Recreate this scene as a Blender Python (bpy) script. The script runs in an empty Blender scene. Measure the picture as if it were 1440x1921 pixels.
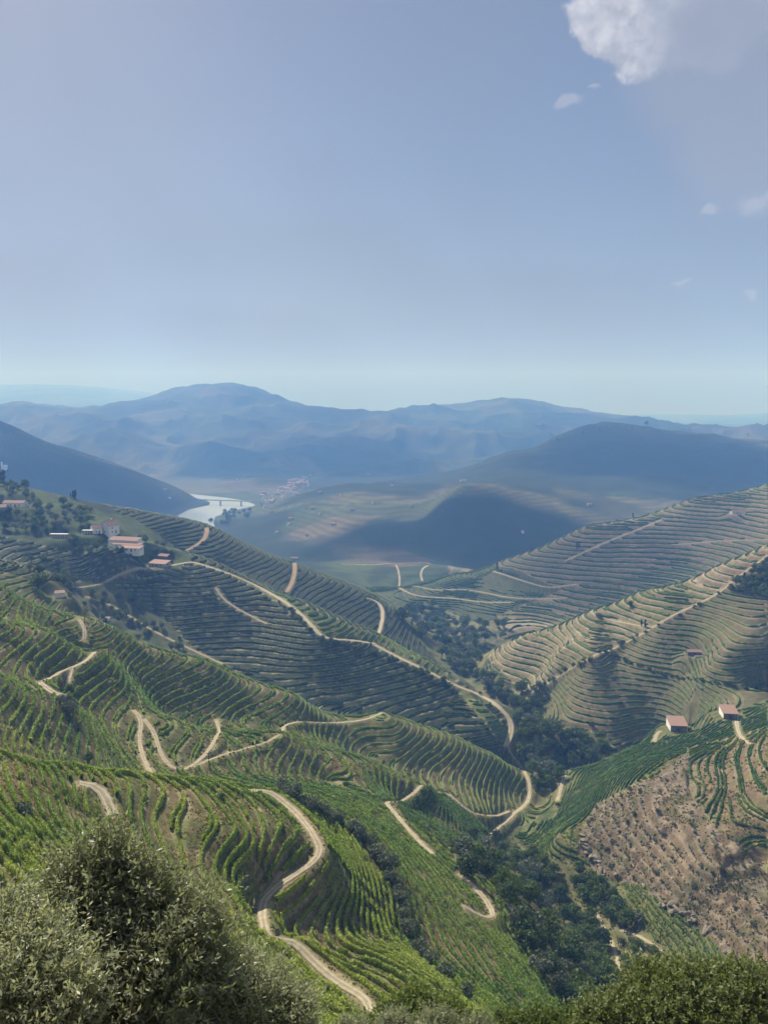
import bpy, math, random
import numpy as np
R=math.radians
SC=bpy.context.scene
COL=bpy.data.collections.new('valley'); SC.collection.children.link(COL)
# ---------------------------------------------------------------- camera, sky, sun, exposure
F=1443.0; TH=R(7.9); ct,st=math.cos(TH),math.sin(TH)
cd=bpy.data.cameras.new('camera'); cam=bpy.data.objects.new('camera',cd); COL.objects.link(cam)
cam.location=(0,0,0); cam.rotation_euler=(R(90)-TH,0,0)
cd.sensor_fit='VERTICAL'; cd.sensor_height=36; cd.lens=F/1921*36; cd.clip_start=.2; cd.clip_end=30000
SC.camera=cam
SUN_AZ,SUN_EL=R(-36),R(45)     # azimuth from +Y, negative = left
sd=(math.sin(SUN_AZ)*math.cos(SUN_EL),math.cos(SUN_AZ)*math.cos(SUN_EL),math.sin(SUN_EL))
sl=bpy.data.lights.new('sun','SUN'); sl.energy=5.0; sl.angle=R(.6); sl.color=(1,.96,.91)
so=bpy.data.objects.new('sun',sl); COL.objects.link(so)
from mathutils import Vector, Matrix
so.rotation_euler=Vector(sd).to_track_quat('Z','Y').to_euler()
wd=bpy.data.worlds.new('World'); SC.world=wd; wd.use_nodes=True
nt=wd.node_tree; nt.nodes.clear()
def N(nt,t,**k):
    n=nt.nodes.new(t)
    for a,b in k.items(): setattr(n,a,b)
    return n
def L(nt,a,b): nt.links.new(a,b)
def mathn(nt,op,a,b=None,c=None,clamp=False):
    n=N(nt,'ShaderNodeMath',operation=op,use_clamp=clamp)
    for i,v in enumerate((a,b,c)):
        if v is None: continue
        if isinstance(v,(int,float)): n.inputs[i].default_value=v
        else: L(nt,v,n.inputs[i])
    return n.outputs[0]
def mixc(nt,fac,a,b,mode='MIX'):
    n=N(nt,'ShaderNodeMix',data_type='RGBA',blend_type=mode)
    for i,v in ((0,fac),(6,a),(7,b)):
        if isinstance(v,(int,float)): n.inputs[i].default_value=v
        elif isinstance(v,tuple): n.inputs[i].default_value=(*v[:3],1)
        else: L(nt,v,n.inputs[i])
    return n.outputs[2]
sky=N(nt,'ShaderNodeTexSky',sky_type='NISHITA'); sky.sun_disc=False; sky.sun_elevation=SUN_EL; sky.sun_rotation=SUN_AZ
sky.altitude=300; sky.air_density=1.0; sky.dust_density=1.2; sky.ozone_density=1.5
geo=N(nt,'ShaderNodeTexCoord')
sep=N(nt,'ShaderNodeSeparateXYZ'); L(nt,geo.outputs['Generated'],sep.inputs[0])
bgn=N(nt,'ShaderNodeBackground'); wo=N(nt,'ShaderNodeOutputWorld')
skc=sky.outputs[0]
# thin high veil greys the blue a little
skc=mixc(nt,1.0,skc,(.62,.575,.57),'MULTIPLY')
def dirv(px,py):
    a=(px-720)/F; b=(960.5-py)/F
    v=Vector((a,ct+b*st,-st+b*ct)); return v.normalized()
def blob(px,py,rx,ry,rot=0,soft=.5):
    """elliptical mask round the sky direction (px,py), radii in photo pixels"""
    d=dirv(px,py); r=Vector((d.y,-d.x,0)).normalized(); u=r.cross(d)
    c,s=math.cos(rot),math.sin(rot)
    e1=(r*c+u*s); e2=(u*c-r*s)
    def dot(v):
        n=N(nt,'ShaderNodeVectorMath',operation='DOT_PRODUCT'); L(nt,warp,n.inputs[0]); n.inputs[1].default_value=v; return n.outputs['Value']
    a=mathn(nt,'MULTIPLY',dot(e1),F/rx); b=mathn(nt,'MULTIPLY',dot(e2),F/ry)
    fr=mathn(nt,'GREATER_THAN',dot(d),.5)
    q=mathn(nt,'SQRT',mathn(nt,'ADD',mathn(nt,'MULTIPLY',a,a),mathn(nt,'MULTIPLY',b,b)))
    return mathn(nt,'MULTIPLY',mathn(nt,'SUBTRACT',1.0,q),fr)   # 1 in the middle, 0 on the rim
wn=N(nt,'ShaderNodeTexNoise'); wn.inputs['Scale'].default_value=22; wn.inputs['Detail'].default_value=9; wn.inputs['Roughness'].default_value=.62
L(nt,geo.outputs['Generated'],wn.inputs['Vector'])
wv=N(nt,'ShaderNodeVectorMath',operation='MULTIPLY_ADD'); L(nt,wn.outputs['Color'],wv.inputs[0]); wv.inputs[1].default_value=(.05,.05,.05)
off=N(nt,'ShaderNodeVectorMath',operation='ADD'); L(nt,geo.outputs['Generated'],off.inputs[0]); off.inputs[1].default_value=(-.025,-.025,-.025)
L(nt,off.outputs[0],wv.inputs[2]); warp=wv.outputs[0]
def smooth(v,lo,hi):
    n=N(nt,'ShaderNodeMapRange',interpolation_type='SMOOTHSTEP'); L(nt,v,n.inputs[0]); n.inputs[1].default_value=lo; n.inputs[2].default_value=hi; return n.outputs[0]
def mx(l):
    o=l[0]
    for v in l[1:]: o=mathn(nt,'MAXIMUM',o,v)
    return o
n2=N(nt,'ShaderNodeTexNoise'); n2.inputs['Scale'].default_value=26; n2.inputs['Detail'].default_value=7; n2.inputs['Roughness'].default_value=.6; L(nt,geo.outputs['Generated'],n2.inputs['Vector'])
n3=N(nt,'ShaderNodeTexNoise'); n3.inputs['Scale'].default_value=3.2; n3.inputs['Detail'].default_value=4; L(nt,geo.outputs['Generated'],n3.inputs['Vector'])
VEIL=(1.8,1.98,2.4); CLD=(5.3,5.3,5.8); SHD=(2.4,2.5,2.85)
big=mx([blob(1165,25,80,70),blob(1245,5,120,100),blob(1325,-5,110,100,-.3)])
mb=smooth(mathn(nt,'ADD',big,mathn(nt,'MULTIPLY_ADD',n2.outputs[0],.55,-.2)),-.0,.20)
soft=mx([blob(1370,100,200,190),blob(1400,240,150,170),blob(1450,60,220,170)])
ms=mathn(nt,'MULTIPLY',smooth(soft,0.0,.6),.7)
small=mx([blob(1425,382,46,24,.2),blob(1062,197,34,11,.1),blob(1120,168,15,8),blob(1332,392,16,9),blob(1286,519,30,8,.25),blob(1408,551,20,9)])
mm=mathn(nt,'MULTIPLY',smooth(mathn(nt,'ADD',small,mathn(nt,'MULTIPLY_ADD',n2.outputs[0],1.9,-.98)),.0,.6),.6)
veil=mathn(nt,'MULTIPLY_ADD',smooth(n3.outputs[0],.4,.75),.22,.38)
left=mx([blob(60,330,520,420),blob(0,120,420,420)])
ml=mathn(nt,'MULTIPLY',smooth(left,0.,1.),.4)
c=mixc(nt,veil,skc,VEIL)
hzn=mathn(nt,'MULTIPLY',mathn(nt,'SUBTRACT',1.0,smooth(sep.outputs[2],-.02,.30)),.85)
c=mixc(nt,hzn,c,(2.15,2.25,2.4))
c=mixc(nt,mathn(nt,'MULTIPLY',mathn(nt,'SUBTRACT',1.0,smooth(sep.outputs[2],.005,.06)),.85),c,(1.45,1.0,.9))
c=mixc(nt,ml,c,(2.75,2.85,3.1))
c=mixc(nt,ms,c,SHD)
shade=mathn(nt,'MULTIPLY',smooth(n2.outputs[0],.36,.66),mathn(nt,'SUBTRACT',1.0,mathn(nt,'MULTIPLY',smooth(blob(1420,60,190,170),0.,.6),.8)))
mb=mathn(nt,'MULTIPLY',mb,mathn(nt,'SUBTRACT',1.0,mathn(nt,'MULTIPLY',smooth(blob(1450,60,230,220),0.,.6),.75)))
c=mixc(nt,mb,c,mixc(nt,shade,(3.0,3.1,3.5),CLD))
c=mixc(nt,mm,c,(3.4,3.5,3.9))
L(nt,c,bgn.inputs[0]); bgn.inputs[1].default_value=.096; L(nt,bgn.outputs[0],wo.inputs[0])
SC.view_settings.view_transform='Standard'; SC.view_settings.look='None'; SC.view_settings.exposure=.42; SC.view_settings.gamma=1
SC.cycles.volume_bounces=1; SC.cycles.max_bounces=6; SC.cycles.transparent_max_bounces=6; SC.cycles.diffuse_bounces=2
rng=np.random.default_rng(7); random.seed(7)
# ---------------------------------------------------------------- helpers
def tag(o,label=None,cat=None,group=None,kind=None):
    if label: o['label']=label
    if cat: o['category']=cat
    if group: o['group']=group
    if kind: o['kind']=kind
    return o
def link(o,parent=None):
    COL.objects.link(o)
    if parent is not None: o.parent=parent
    return o
def mesh(name,V,Fq,mat,parent=None,smooth_=False,cols=None,loc=None,rot=None,midx=None):
    """V (n,3); Fq list of (m,k) index arrays (k=3/4) or one array"""
    me=bpy.data.meshes.new(name); V=np.asarray(V,np.float32)
    if isinstance(Fq,np.ndarray): Fq=[Fq]
    Fq=[np.asarray(f,np.int32) for f in Fq if len(f)]
    li=np.concatenate([f.ravel() for f in Fq]); tot=np.concatenate([np.full(len(f),f.shape[1],np.int32) for f in Fq])
    me.vertices.add(len(V)); me.vertices.foreach_set('co',V.ravel())
    me.loops.add(len(li)); me.loops.foreach_set('vertex_index',li)
    me.polygons.add(len(tot)); me.polygons.foreach_set('loop_start',np.r_[0,np.cumsum(tot)[:-1]].astype(np.int32)); me.polygons.foreach_set('loop_total',tot)
    if smooth_: me.polygons.foreach_set('use_smooth',np.ones(len(tot),bool))
    for m in (mat if isinstance(mat,(list,tuple)) else [mat]): me.materials.append(m)
    if midx is not None: me.polygons.foreach_set('material_index',np.asarray(midx,np.int32))
    if cols is not None:
        for nm,cv in cols.items():
            a=me.color_attributes.new(nm,'FLOAT_COLOR','POINT'); c4=np.ones((len(V),4),np.float32); c4[:,:3]=cv; a.data.foreach_set('color',c4.ravel())
    me.update(calc_edges=True)
    o=bpy.data.objects.new(name,me); 
    if loc is not None: o.location=loc
    if rot is not None: o.rotation_euler=rot
    return link(o,parent)
def empty(name,loc,rz=0.0):
    o=bpy.data.objects.new(name,None); o.location=loc; o.rotation_euler=(0,0,rz); o.empty_display_size=.5
    return link(o)
class MB:
    def __init__(s): s.V=[]; s.F=[]
    def add(s,V,Fs):
        n=len(s.V); s.V+=[tuple(v) for v in V]; s.F+=[tuple(i+n for i in f) for f in Fs]
    def box(s,x0,x1,y0,y1,z0,z1):
        s.add([(x0,y0,z0),(x1,y0,z0),(x1,y1,z0),(x0,y1,z0),(x0,y0,z1),(x1,y0,z1),(x1,y1,z1),(x0,y1,z1)],[(0,3,2,1),(4,5,6,7),(0,1,5,4),(1,2,6,5),(2,3,7,6),(3,0,4,7)])
    def build(s,name,mat,parent=None):
        me=bpy.data.meshes.new(name); me.from_pydata(s.V,[],s.F); me.materials.append(mat); me.update()
        return link(bpy.data.objects.new(name,me),parent)
def copy_tree(o,parent=None):
    c=o.copy(); COL.objects.link(c); c.parent=parent
    for ch in [k for k in KIDS.get(o.name,[])]: copy_tree(ch,c)
    return c
KIDS={}
def kids(o,*ch): KIDS[o.name]=list(ch)
# ---------------------------------------------------------------- materials
def mat(name,base,rough=.85,noise=None,bump=0,scale=1.0,attr=None,transl=0,spec=.25,detail=6):
    m=bpy.data.materials.new(name); m.use_nodes=True; t=m.node_tree; b=t.nodes['Principled BSDF']
    b.inputs['Roughness'].default_value=rough; b.inputs['Specular IOR Level'].default_value=spec
    tc=N(t,'ShaderNodeTexCoord'); src=tc.outputs['Object']
    if attr: a=N(t,'ShaderNodeAttribute',attribute_name=attr); c=a.outputs['Color']
    else:
        r=N(t,'ShaderNodeRGB'); r.outputs[0].default_value=(*base,1); c=r.outputs[0]
    nz=N(t,'ShaderNodeTexNoise'); nz.inputs['Scale'].default_value=scale; nz.inputs['Detail'].default_value=detail; nz.inputs['Roughness'].default_value=.65; L(t,src,nz.inputs['Vector'])
    if noise:
        mr=N(t,'ShaderNodeMapRange'); L(t,nz.outputs[0],mr.inputs[0]); mr.inputs[1].default_value=.3; mr.inputs[2].default_value=.7; mr.inputs[3].default_value=1-noise; mr.inputs[4].default_value=1+noise
        c=mixc(t,1.0,c,mr.outputs[0],'MULTIPLY')
    L(t,c,b.inputs['Base Color'])
    if bump:
        bn=N(t,'ShaderNodeBump'); bn.inputs['Strength'].default_value=bump; bn.inputs['Distance'].default_value=.3; L(t,nz.outputs[0],bn.inputs['Height']); L(t,bn.outputs[0],b.inputs['Normal'])
    if transl:
        tr=N(t,'ShaderNodeBsdfTranslucent'); L(t,mixc(t,1.0,c,(1.25,1.35,.6),'MULTIPLY'),tr.inputs[0]); ms_=N(t,'ShaderNodeMixShader'); ms_.inputs[0].default_value=transl
        L(t,b.outputs[0],ms_.inputs[1]); L(t,tr.outputs[0],ms_.inputs[2]); L(t,ms_.outputs[0],t.nodes['Material Output'].inputs[0])
    return m

# ---------------------------------------------------------------- the land: control points -> smooth height field
def ray(px,py):
    a=(px-720)/F; b=(960.5-py)/F; dy=ct+b*st
    return a/dy,(-st+b*ct)/dy
def pt(px,py,Y):
    a,q=ray(px,py); return (a*Y,Y,q*Y)
def proj(x,y,z):
    fy=np.maximum(y*ct-z*st,.01); up=y*st+z*ct
    return 720+F*x/fy,960.5-F*up/fy
P=[]
def add(l):
    for t in l: P.append(pt(*t))
def cont(z,l):
    for px,py in l: P.append(pt(px,py,z/ray(px,py)[1]))
def crest(l,dd=.12,df=.25):
    for px,py,Y in l:
        x,y,z=pt(px,py,Y); P.append((x,y,z)); d=dd*Y
        P.append((x*(1+dd),Y+d,z-d*(-z/Y+df)))
# ground near camera
for x in (-60,-30,0,30,60):
    P+= [(x*.3,-18,-2),(x*.3,0,-2.6),(x*.5,10,-9.8),(x,25,-25)]
P+=[(-45,5,-19),(-65,25,-33),(-95,60,-50),(-135,110,-66),(-200,180,-85),(45,5,-19),(70,25,-40),(100,70,-72),(150,110,-95),(30,60,-62),(50,60,-56),(80,80,-60),(10,50,-50)]
# A near spur
cont(-50,[(0,1560),(110,1680),(300,1850),(450,1921)])
cont(-56,[(0,1420),(40,1520),(120,1620),(250,1720),(400,1860)])
cont(-64,[(120,1436),(160,1520),(250,1640),(400,1780),(560,1900)])
cont(-72,[(250,1452),(300,1540),(340,1640),(430,1760),(600,1900)])
cont(-78,[(340,1462),(420,1482),(470,1540),(470,1610),(475,1700),(520,1790),(640,1900)])
cont(-84.5,[(515,1495),(570,1540),(605,1600),(560,1640),(490,1700),(540,1770),(640,1840),(700,1900)])
cont(-93.5,[(540,1490),(620,1560),(660,1640),(650,1720),(720,1790),(830,1860),(880,1921)])
cont(-105,[(600,1500),(700,1580),(750,1680),(770,1770),(860,1840),(950,1921)])
cont(-118,[(600,1480),(760,1580),(860,1700),(930,1800),(1020,1921)])
cont(-132,[(620,1465),(720,1500),(830,1590),(950,1700),(1000,1800),(1060,1900)])
cont(-145,[(740,1490),(900,1600),(1010,1720),(1080,1850)])
crest([(0,1415,118),(120,1434,131),(250,1450,143),(400,1466,155)],.1,.2)
# creek
add([(1150,1860,205),(1100,1780,235),(1050,1700,262),(980,1620,295),(960,1560,330),(1010,1500,372),(1030,1450,400),(1000,1400,443),(950,1330,530),(900,1260,600),(800,1185,740),(900,1180,790),(850,1140,880)])
# B
crest([(0,1100,300),(165,1165,310),(250,1200,320),(390,1245,330),(560,1310,340),(720,1342,360),(850,1382,375),(930,1420,385)],.12,.2)
crest([(975,1445,398)],.1,.2)
add([(880,1530,310),(920,1532,325),(960,1522,345),(850,1470,335),(900,1470,352),(950,1470,372),(800,1440,340),(750,1390,345)])
add([(300,1330,292),(150,1250,285),(450,1340,312),(600,1370,331),(700,1410,338)])
crest([(0,1265,200),(130,1310,220),(330,1350,250),(530,1375,270),(700,1430,285),(790,1472,290)],.06,.1)
add([(800,1520,280),(850,1540,283),(880,1560,287),(930,1600,292)])
add([(250,1445,200),(400,1440,225),(0,1400,165),(100,1400,185),(530,1460,240),(200,1380,220),(450,1410,245),(650,1450,262),])
crest([(0,1160,250),(100,1190,262),(185,1222,275)],.05,.1)
add([(0,1240,225),(100,1270,240),(200,1290,255)])
crest([(0,1050,420),(90,1075,420)],.06,.15)
add([(0,1085,390),(100,1110,400)])
# D
crest([(335,1030,605),(420,1060,600),(560,1125,560),(700,1186,540),(800,1238,520),(870,1276,500),(955,1328,485),(972,1362,462)],.08,.15)
add([(600,1200,500),(700,1208,520),(860,1302,485),(945,1400,445)])
add([(200,1180,502),(400,1240,488),(600,1310,454),(800,1365,444),(900,1395,440),(100,1120,480)])
add([(230,1010,590),(200,985,620),(300,1050,585),(150,1080,550),(350,1130,540),(0,980,600),(500,1180,520),(50,1030,560),(100,1060,545)])
# C
crest([(0,905,700),(140,935,720),(260,958,740),(390,985,760),(450,1015,770),(560,1060,760),(700,1115,740),(770,1165,715)],.1,.2)
add([(400,1045,660),(450,1080,650),(550,1120,640),(650,1178,620),(720,1185,645),(300,1000,680)])
# G
crest([(915,1225,620),(980,1195,600),(1100,1150,590),(1200,1112,585),(1350,1060,590),(1440,1020,600),(1500,1000,600)],.1,.25)
for px,cy,cY,l in [(1150,1131,588,(1170,1240,1300,1350)),(1300,1078,588,(1110,1200,1260,1320)),(1440,1020,600,(1090,1180,1240,1300)),(1030,1174,597,(1250,1300)),
                   (1230,1100,583,(1190,)),(1340,1063,590,(1130,))]:
    q0=-ray(px,cy)[1]
    for py in l: add([(px,py,cY*(q0+.4)/(-ray(px,py)[1]+.4)*(.994 if len(l)==1 else 1.))])
add([(930,1240,590),(990,1310,525)])
add([(1120,1228,521),(1078,1207,545),(1040,1225,545),(1080,1262,514)])
# F
crest([(1060,1445,400),(1200,1400,420),(1290,1367,420),(1440,1320,420),(1520,1300,420)],.08,.15)
add([(1440,1900,190),(1440,1800,206),(1440,1700,223),(1440,1610,244),(1440,1500,268),(1440,1400,299),(1440,1360,345),
 (1040,1570,290),(1170,1700,250),(1300,1800,216),(1420,1900,191),(1200,1600,265),(1320,1700,232),(1120,1530,298),(1180,1480,305),(1230,1530,275),
 (1340,1620,240),(1290,1430,318),(1300,1490,290),(1360,1560,254),(1400,1440,295),(1240,1400,375),(1340,1370,372),(1130,1460,345),(1250,1921,182)])
P+=[(180,180,-115),(190,260,-110),(230,350,-120)]
# H
crest([(850,1080,1000),(950,1050,1000),(1100,985,1030),(1300,935,1080),(1440,905,1120),(1520,880,1150)],.12,.3)
add([(870,1165,830),(1000,1160,840),(1100,1135,850),(1250,1090,880),(1440,1015,900),(900,1110,930),(740,1110,960)])
add([(1100,1060,935),(1300,1010,975)])
# I
add([(680,1060,1200),(770,1060,1230),(700,1100,1050),(600,1060,1215),(830,1070,1180)])
# J
add([(600,1045,1330),(900,1062,1280),(750,1052,1310),(450,990,1680),(600,1000,1500),(520,1010,1540),(1400,940,1800)])
JC=[(500,948,1900),(560,917,1960),(620,904,1990),(700,891,2030),(790,884,2120),(880,873,2300),(940,857,2430)]
crest(JC,.15,.06)
for px,cy,cY,yb in ((560,917,1960,1400),(640,901,2000,1330),(720,890,2040,1320),(800,884,2130,1300)):
    qc=-ray(px,cy)[1]; qb=-ray(px,1045)[1]; zc=qc*cY; zb=qb*yb; sl0=(zb-zc)/(cY-yb)
    for py in (1010,970,935): add([(px,py,yb*(qb+sl0)/(-ray(px,py)[1]+sl0))])
add([(830,945,1560),(870,915,1640),(930,930,1600),(1000,950,1600),(1080,965,1580),(1150,975,1560),(880,1000,1420),(1000,1000,1460),(1100,1010,1430),
 (1080,925,1757),(1200,880,2017),(1200,920,1810),(1000,890,1960),(950,890,1950),(1440,870,2100),(1100,870,2120),(1300,870,2100)])
crest([(1000,840,2600),(1060,815,2650),(1130,800,2700),(1200,797,2700),(1260,797,2700),(1350,803,2700),(1440,815,2700),(1550,815,2700)],.12,.06)
# river
for X_,Y in ((-405,1640),(-440,1760),(-463,1867),(-452,1990),(-415,2083),(-440,2160),(-485,2230)):
    for d in (-50,0,50): P.append((X_+d,Y,-272))
P+=[(-600,2310,-270),(-780,2430,-268),(-400,2330,-266)]
# L
crest([(0,780,2000),(100,820,2050),(200,860,2100),(300,900,2120),(370,935,2100)],.1,.1)
add([(0,890,1750),(200,940,1800),(310,962,1870),(100,920,1780),(0,840,1850)])
# K
crest([(-100,770,4500),(0,757,4500),(130,762,4500),(240,750,4600),(330,735,4700),(430,723,4800),(540,745,4800),(640,765,4800),(770,765,4900),(870,755,5000),(1020,750,5000),(1130,768,5000),(1230,790,5000),(1440,800,4800)],.12,.05)
add([(300,900,2800),(420,925,2400),(560,890,3000),(700,880,3100),(400,800,3800),(250,830,3300),(600,830,3700),(760,850,3400),(900,820,3700),(450,860,3000),(0,810,3600),(150,830,3200)])
add([(860,850,3500),(680,840,3500),(1000,790,4200)])
# M
for px,py,Y in [(-200,735,9500),(0,731,9500),(130,732,9500),(250,743,9500),(450,770,9500),(720,785,9500),(1000,790,9500),(1240,787,9500),(1440,783,9500),(1700,783,9500)]: P.append(pt(px,py,Y)); 
for px,py,Y in [(0,770,7000),(300,775,7000),(720,790,7000),(1100,795,7000),(1440,800,7000)]: P.append(pt(px,py,Y))

O=30.0
def hsh(ix,iy,s):
    n=(ix*374761393+iy*668265263+s*974711)&0x7fffffff; n=((n^(n>>13))*1274126177)&0x7fffffff
    return ((n^(n>>16))&0xffff)/65535.0
def vnoise(x,y,s=0):
    x=np.asarray(x,float); y=np.asarray(y,float); ix=np.floor(x).astype(np.int64); iy=np.floor(y).astype(np.int64); fx=x-ix; fy=y-iy
    fx=fx*fx*(3-2*fx); fy=fy*fy*(3-2*fy)
    return ((hsh(ix,iy,s)*(1-fx)+hsh(ix+1,iy,s)*fx)*(1-fy)+(hsh(ix,iy+1,s)*(1-fx)+hsh(ix+1,iy+1,s)*fx)*fy)*2-1
def fbm(x,y,o=4,s=0,g=.5):
    r=0; a=1; t=0
    for k in range(o): r=r+a*vnoise(x*2**k,y*2**k,s+k*17); t+=a; a*=g
    return r/t
A_=np.array(P); U_=np.stack([A_[:,0]/(A_[:,1]+O)*1.3,np.log(A_[:,1]+O)],1); W_=A_[:,2]/(A_[:,1]+O); n_=len(U_)
d_=np.linalg.norm(U_[:,None]-U_[None],axis=2); K_=np.where(d_>0,d_*d_*np.log(d_+1e-12),0)+2e-5*np.eye(n_)
M_=np.zeros((n_+3,n_+3)); M_[:n_,:n_]=K_; M_[:n_,n_]=1; M_[:n_,n_+1:]=U_; M_[n_,:n_]=1; M_[n_+1:,:n_]=U_.T
c_=np.linalg.solve(M_,np.r_[W_,0,0,0])
def tps(u,v):
    X=np.stack([u.ravel()*1.3,v.ravel()],1); out=np.empty(len(X))
    for s in range(0,len(X),20000):
        x=X[s:s+20000]; d2=((x[:,None]-U_[None])**2).sum(2); out[s:s+20000]=(.5*d2*np.log(d2+1e-24))@c_[:n_]+c_[n_]+x@c_[n_+1:]
    return out.reshape(u.shape)
UM=.82; NU=1261
vk=np.concatenate([np.arange(math.log(6),math.log(80),.010),np.arange(math.log(80),math.log(1050),.0024),np.arange(math.log(1050),math.log(10900),.0045)])
ug=np.linspace(-UM,UM,NU)
def up(a,xs,xf):      # cubic (Catmull-Rom) resampling along axis 0
    i=np.clip(np.searchsorted(xs,xf)-1,0,len(xs)-2); t=(xf-xs[i])/(xs[i+1]-xs[i]); g=lambda k:a[np.clip(i+k,0,len(xs)-1)]
    t=t[:,None]
    return .5*((2*g(0))+(-g(-1)+g(1))*t+(2*g(-1)-5*g(0)+4*g(1)-g(2))*t*t+(-g(-1)+3*g(0)-3*g(1)+g(2))*t**3)
vc=np.linspace(vk[0],vk[-1],430); uc=np.linspace(-UM,UM,253)
Vc,Uc=np.meshgrid(vc,uc,indexing='ij'); Qc=tps(Uc,Vc)
Q=up(up(Qc,vc,vk).T,uc,ug).T
Vg,Ug=np.meshgrid(vk,ug,indexing='ij')
YP=np.exp(Vg); GY=YP-O; GX=Ug*YP; H0=Q*YP
D=np.clip(GY,5,1e5)
# natural relief on top of the smooth form
amp=np.interp(D,[60,300,700,1200,2000,3500,9000],[0,.5,1.5,4,14,55,60]); wl=np.interp(D,[60,700,1100,2000,4000],[40,90,170,380,900])
far=np.clip((D-1250)/900,0,1)
def ridged(x,y,s): 
    r=0;a=1
    for k in range(4): r=r+a*(1-np.abs(vnoise(x*2**k,y*2**k,s+k))*2); a*=.5
    return r/1.9
H0=H0+fbm(GX/110,GY/110,3,3)*np.interp(D,[60,300,700,1200,1500],[0,.5,1.5,4,5])
sel=D>1150
rel=np.zeros_like(H0); rel[sel]=(ridged(GX[sel]/700+.3,GY[sel]/700,5)-.5)*np.interp(D[sel],[1250,1500,1900,2600,3600,5200,7000],[3,12,30,34,130,40,14])+fbm(GX[sel]/190,GY[sel]/190,4,31)*np.interp(D[sel],[1250,2500,4000],[4,14,20])
RZ=-271.0
px0,py0=proj(GX,GY,H0)
# river bed
riv=[(-360,1450),(-405,1640),(-440,1760),(-463,1867),(-452,1990),(-415,2083),(-440,2160),(-485,2230),(-570,2290),(-720,2400),(-1000,2500)]
rw=[30,30,32,36,46,50,38,24,26,30,34]
def seg_dist(X,Y,pl,w=None):
    best=np.full(X.shape,1e9); wb=np.zeros(X.shape)
    for k in range(len(pl)-1):
        (a,b),(c,d)=pl[k][:2],pl[k+1][:2]; L2=(c-a)**2+(d-b)**2+1e-9
        t=np.clip(((X-a)*(c-a)+(Y-b)*(d-b))/L2,0,1); dd=np.hypot(X-a-t*(c-a),Y-b-t*(d-b))
        m=dd<best; best=np.where(m,dd,best)
        if w is not None: wb=np.where(m,w[k]+(w[k+1]-w[k])*t,wb)
    return best,wb
rs=(D>1300)&(D<3000); rd=np.full(H0.shape,1e9); a1,b1=seg_dist(GX[rs],GY[rs],riv,rw); rd[rs]=a1-b1
H0=H0+rel*np.clip((rd)/250,0,1)*np.where(rs,1,1)
H0=np.where(D>1300,np.maximum(H0,RZ+2.5),H0)
H0=np.where(rd<60,np.where(rd<0,RZ-3,RZ-3+np.clip(rd/25,0,1)*6+(H0-RZ-3)*np.clip((rd-15)/45,0,1)),H0)
PXg,PYg=proj(GX,GY,H0)
def inpoly(px,py,poly):
    r=np.zeros(px.shape,bool); n=len(poly)
    for i in range(n):
        (x1,y1),(x2,y2)=poly[i],poly[(i+1)%n]
        if y1==y2: continue
        r^=((y1>py)!=(y2>py))&(px<(x2-x1)*(py-y1)/(y2-y1)+x1)
    return r
def rowcol(x,y):
    v=np.log(y+O); u=x/(y+O)
    fi=np.interp(v,vk,np.arange(len(vk))); fj=(u+UM)/(2*UM)*(NU-1); return fi,np.clip(fj,0,NU-1.001)
def sample(Aa,x,y):
    x=np.atleast_1d(np.asarray(x,float)); y=np.atleast_1d(np.asarray(y,float))
    fi,fj=rowcol(x,y); i=np.clip(fi.astype(int),0,len(vk)-2); j=fj.astype(int); a=fi-i; b=fj-j
    return (Aa[i,j]*(1-b)+Aa[i,j+1]*b)*(1-a)+(Aa[i+1,j]*(1-b)+Aa[i+1,j+1]*b)*a
def cast(px,py,y0=30,y1=9000,surf=None):
    """where the line of sight through a spot of the photograph meets the land (or passes closest)"""
    a,q=ray(px,py); ys=np.exp(np.linspace(math.log(y0),math.log(y1),1500)); S=sample(HT if surf is None else surf,a*ys,ys)
    g=q*ys-S; k=np.where((g[:-1]>0)&(g[1:]<=0))[0]
    if len(k)==0: i=int(np.argmin(np.abs(g/ys))); y=ys[i]
    else:
        i=k[0]; t=g[i]/(g[i]-g[i+1]); y=ys[i]+t*(ys[i+1]-ys[i])
    return float(a*y),float(y),float(sample(HT if surf is None else surf,a*y,y)[0])
HT=H0
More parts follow.
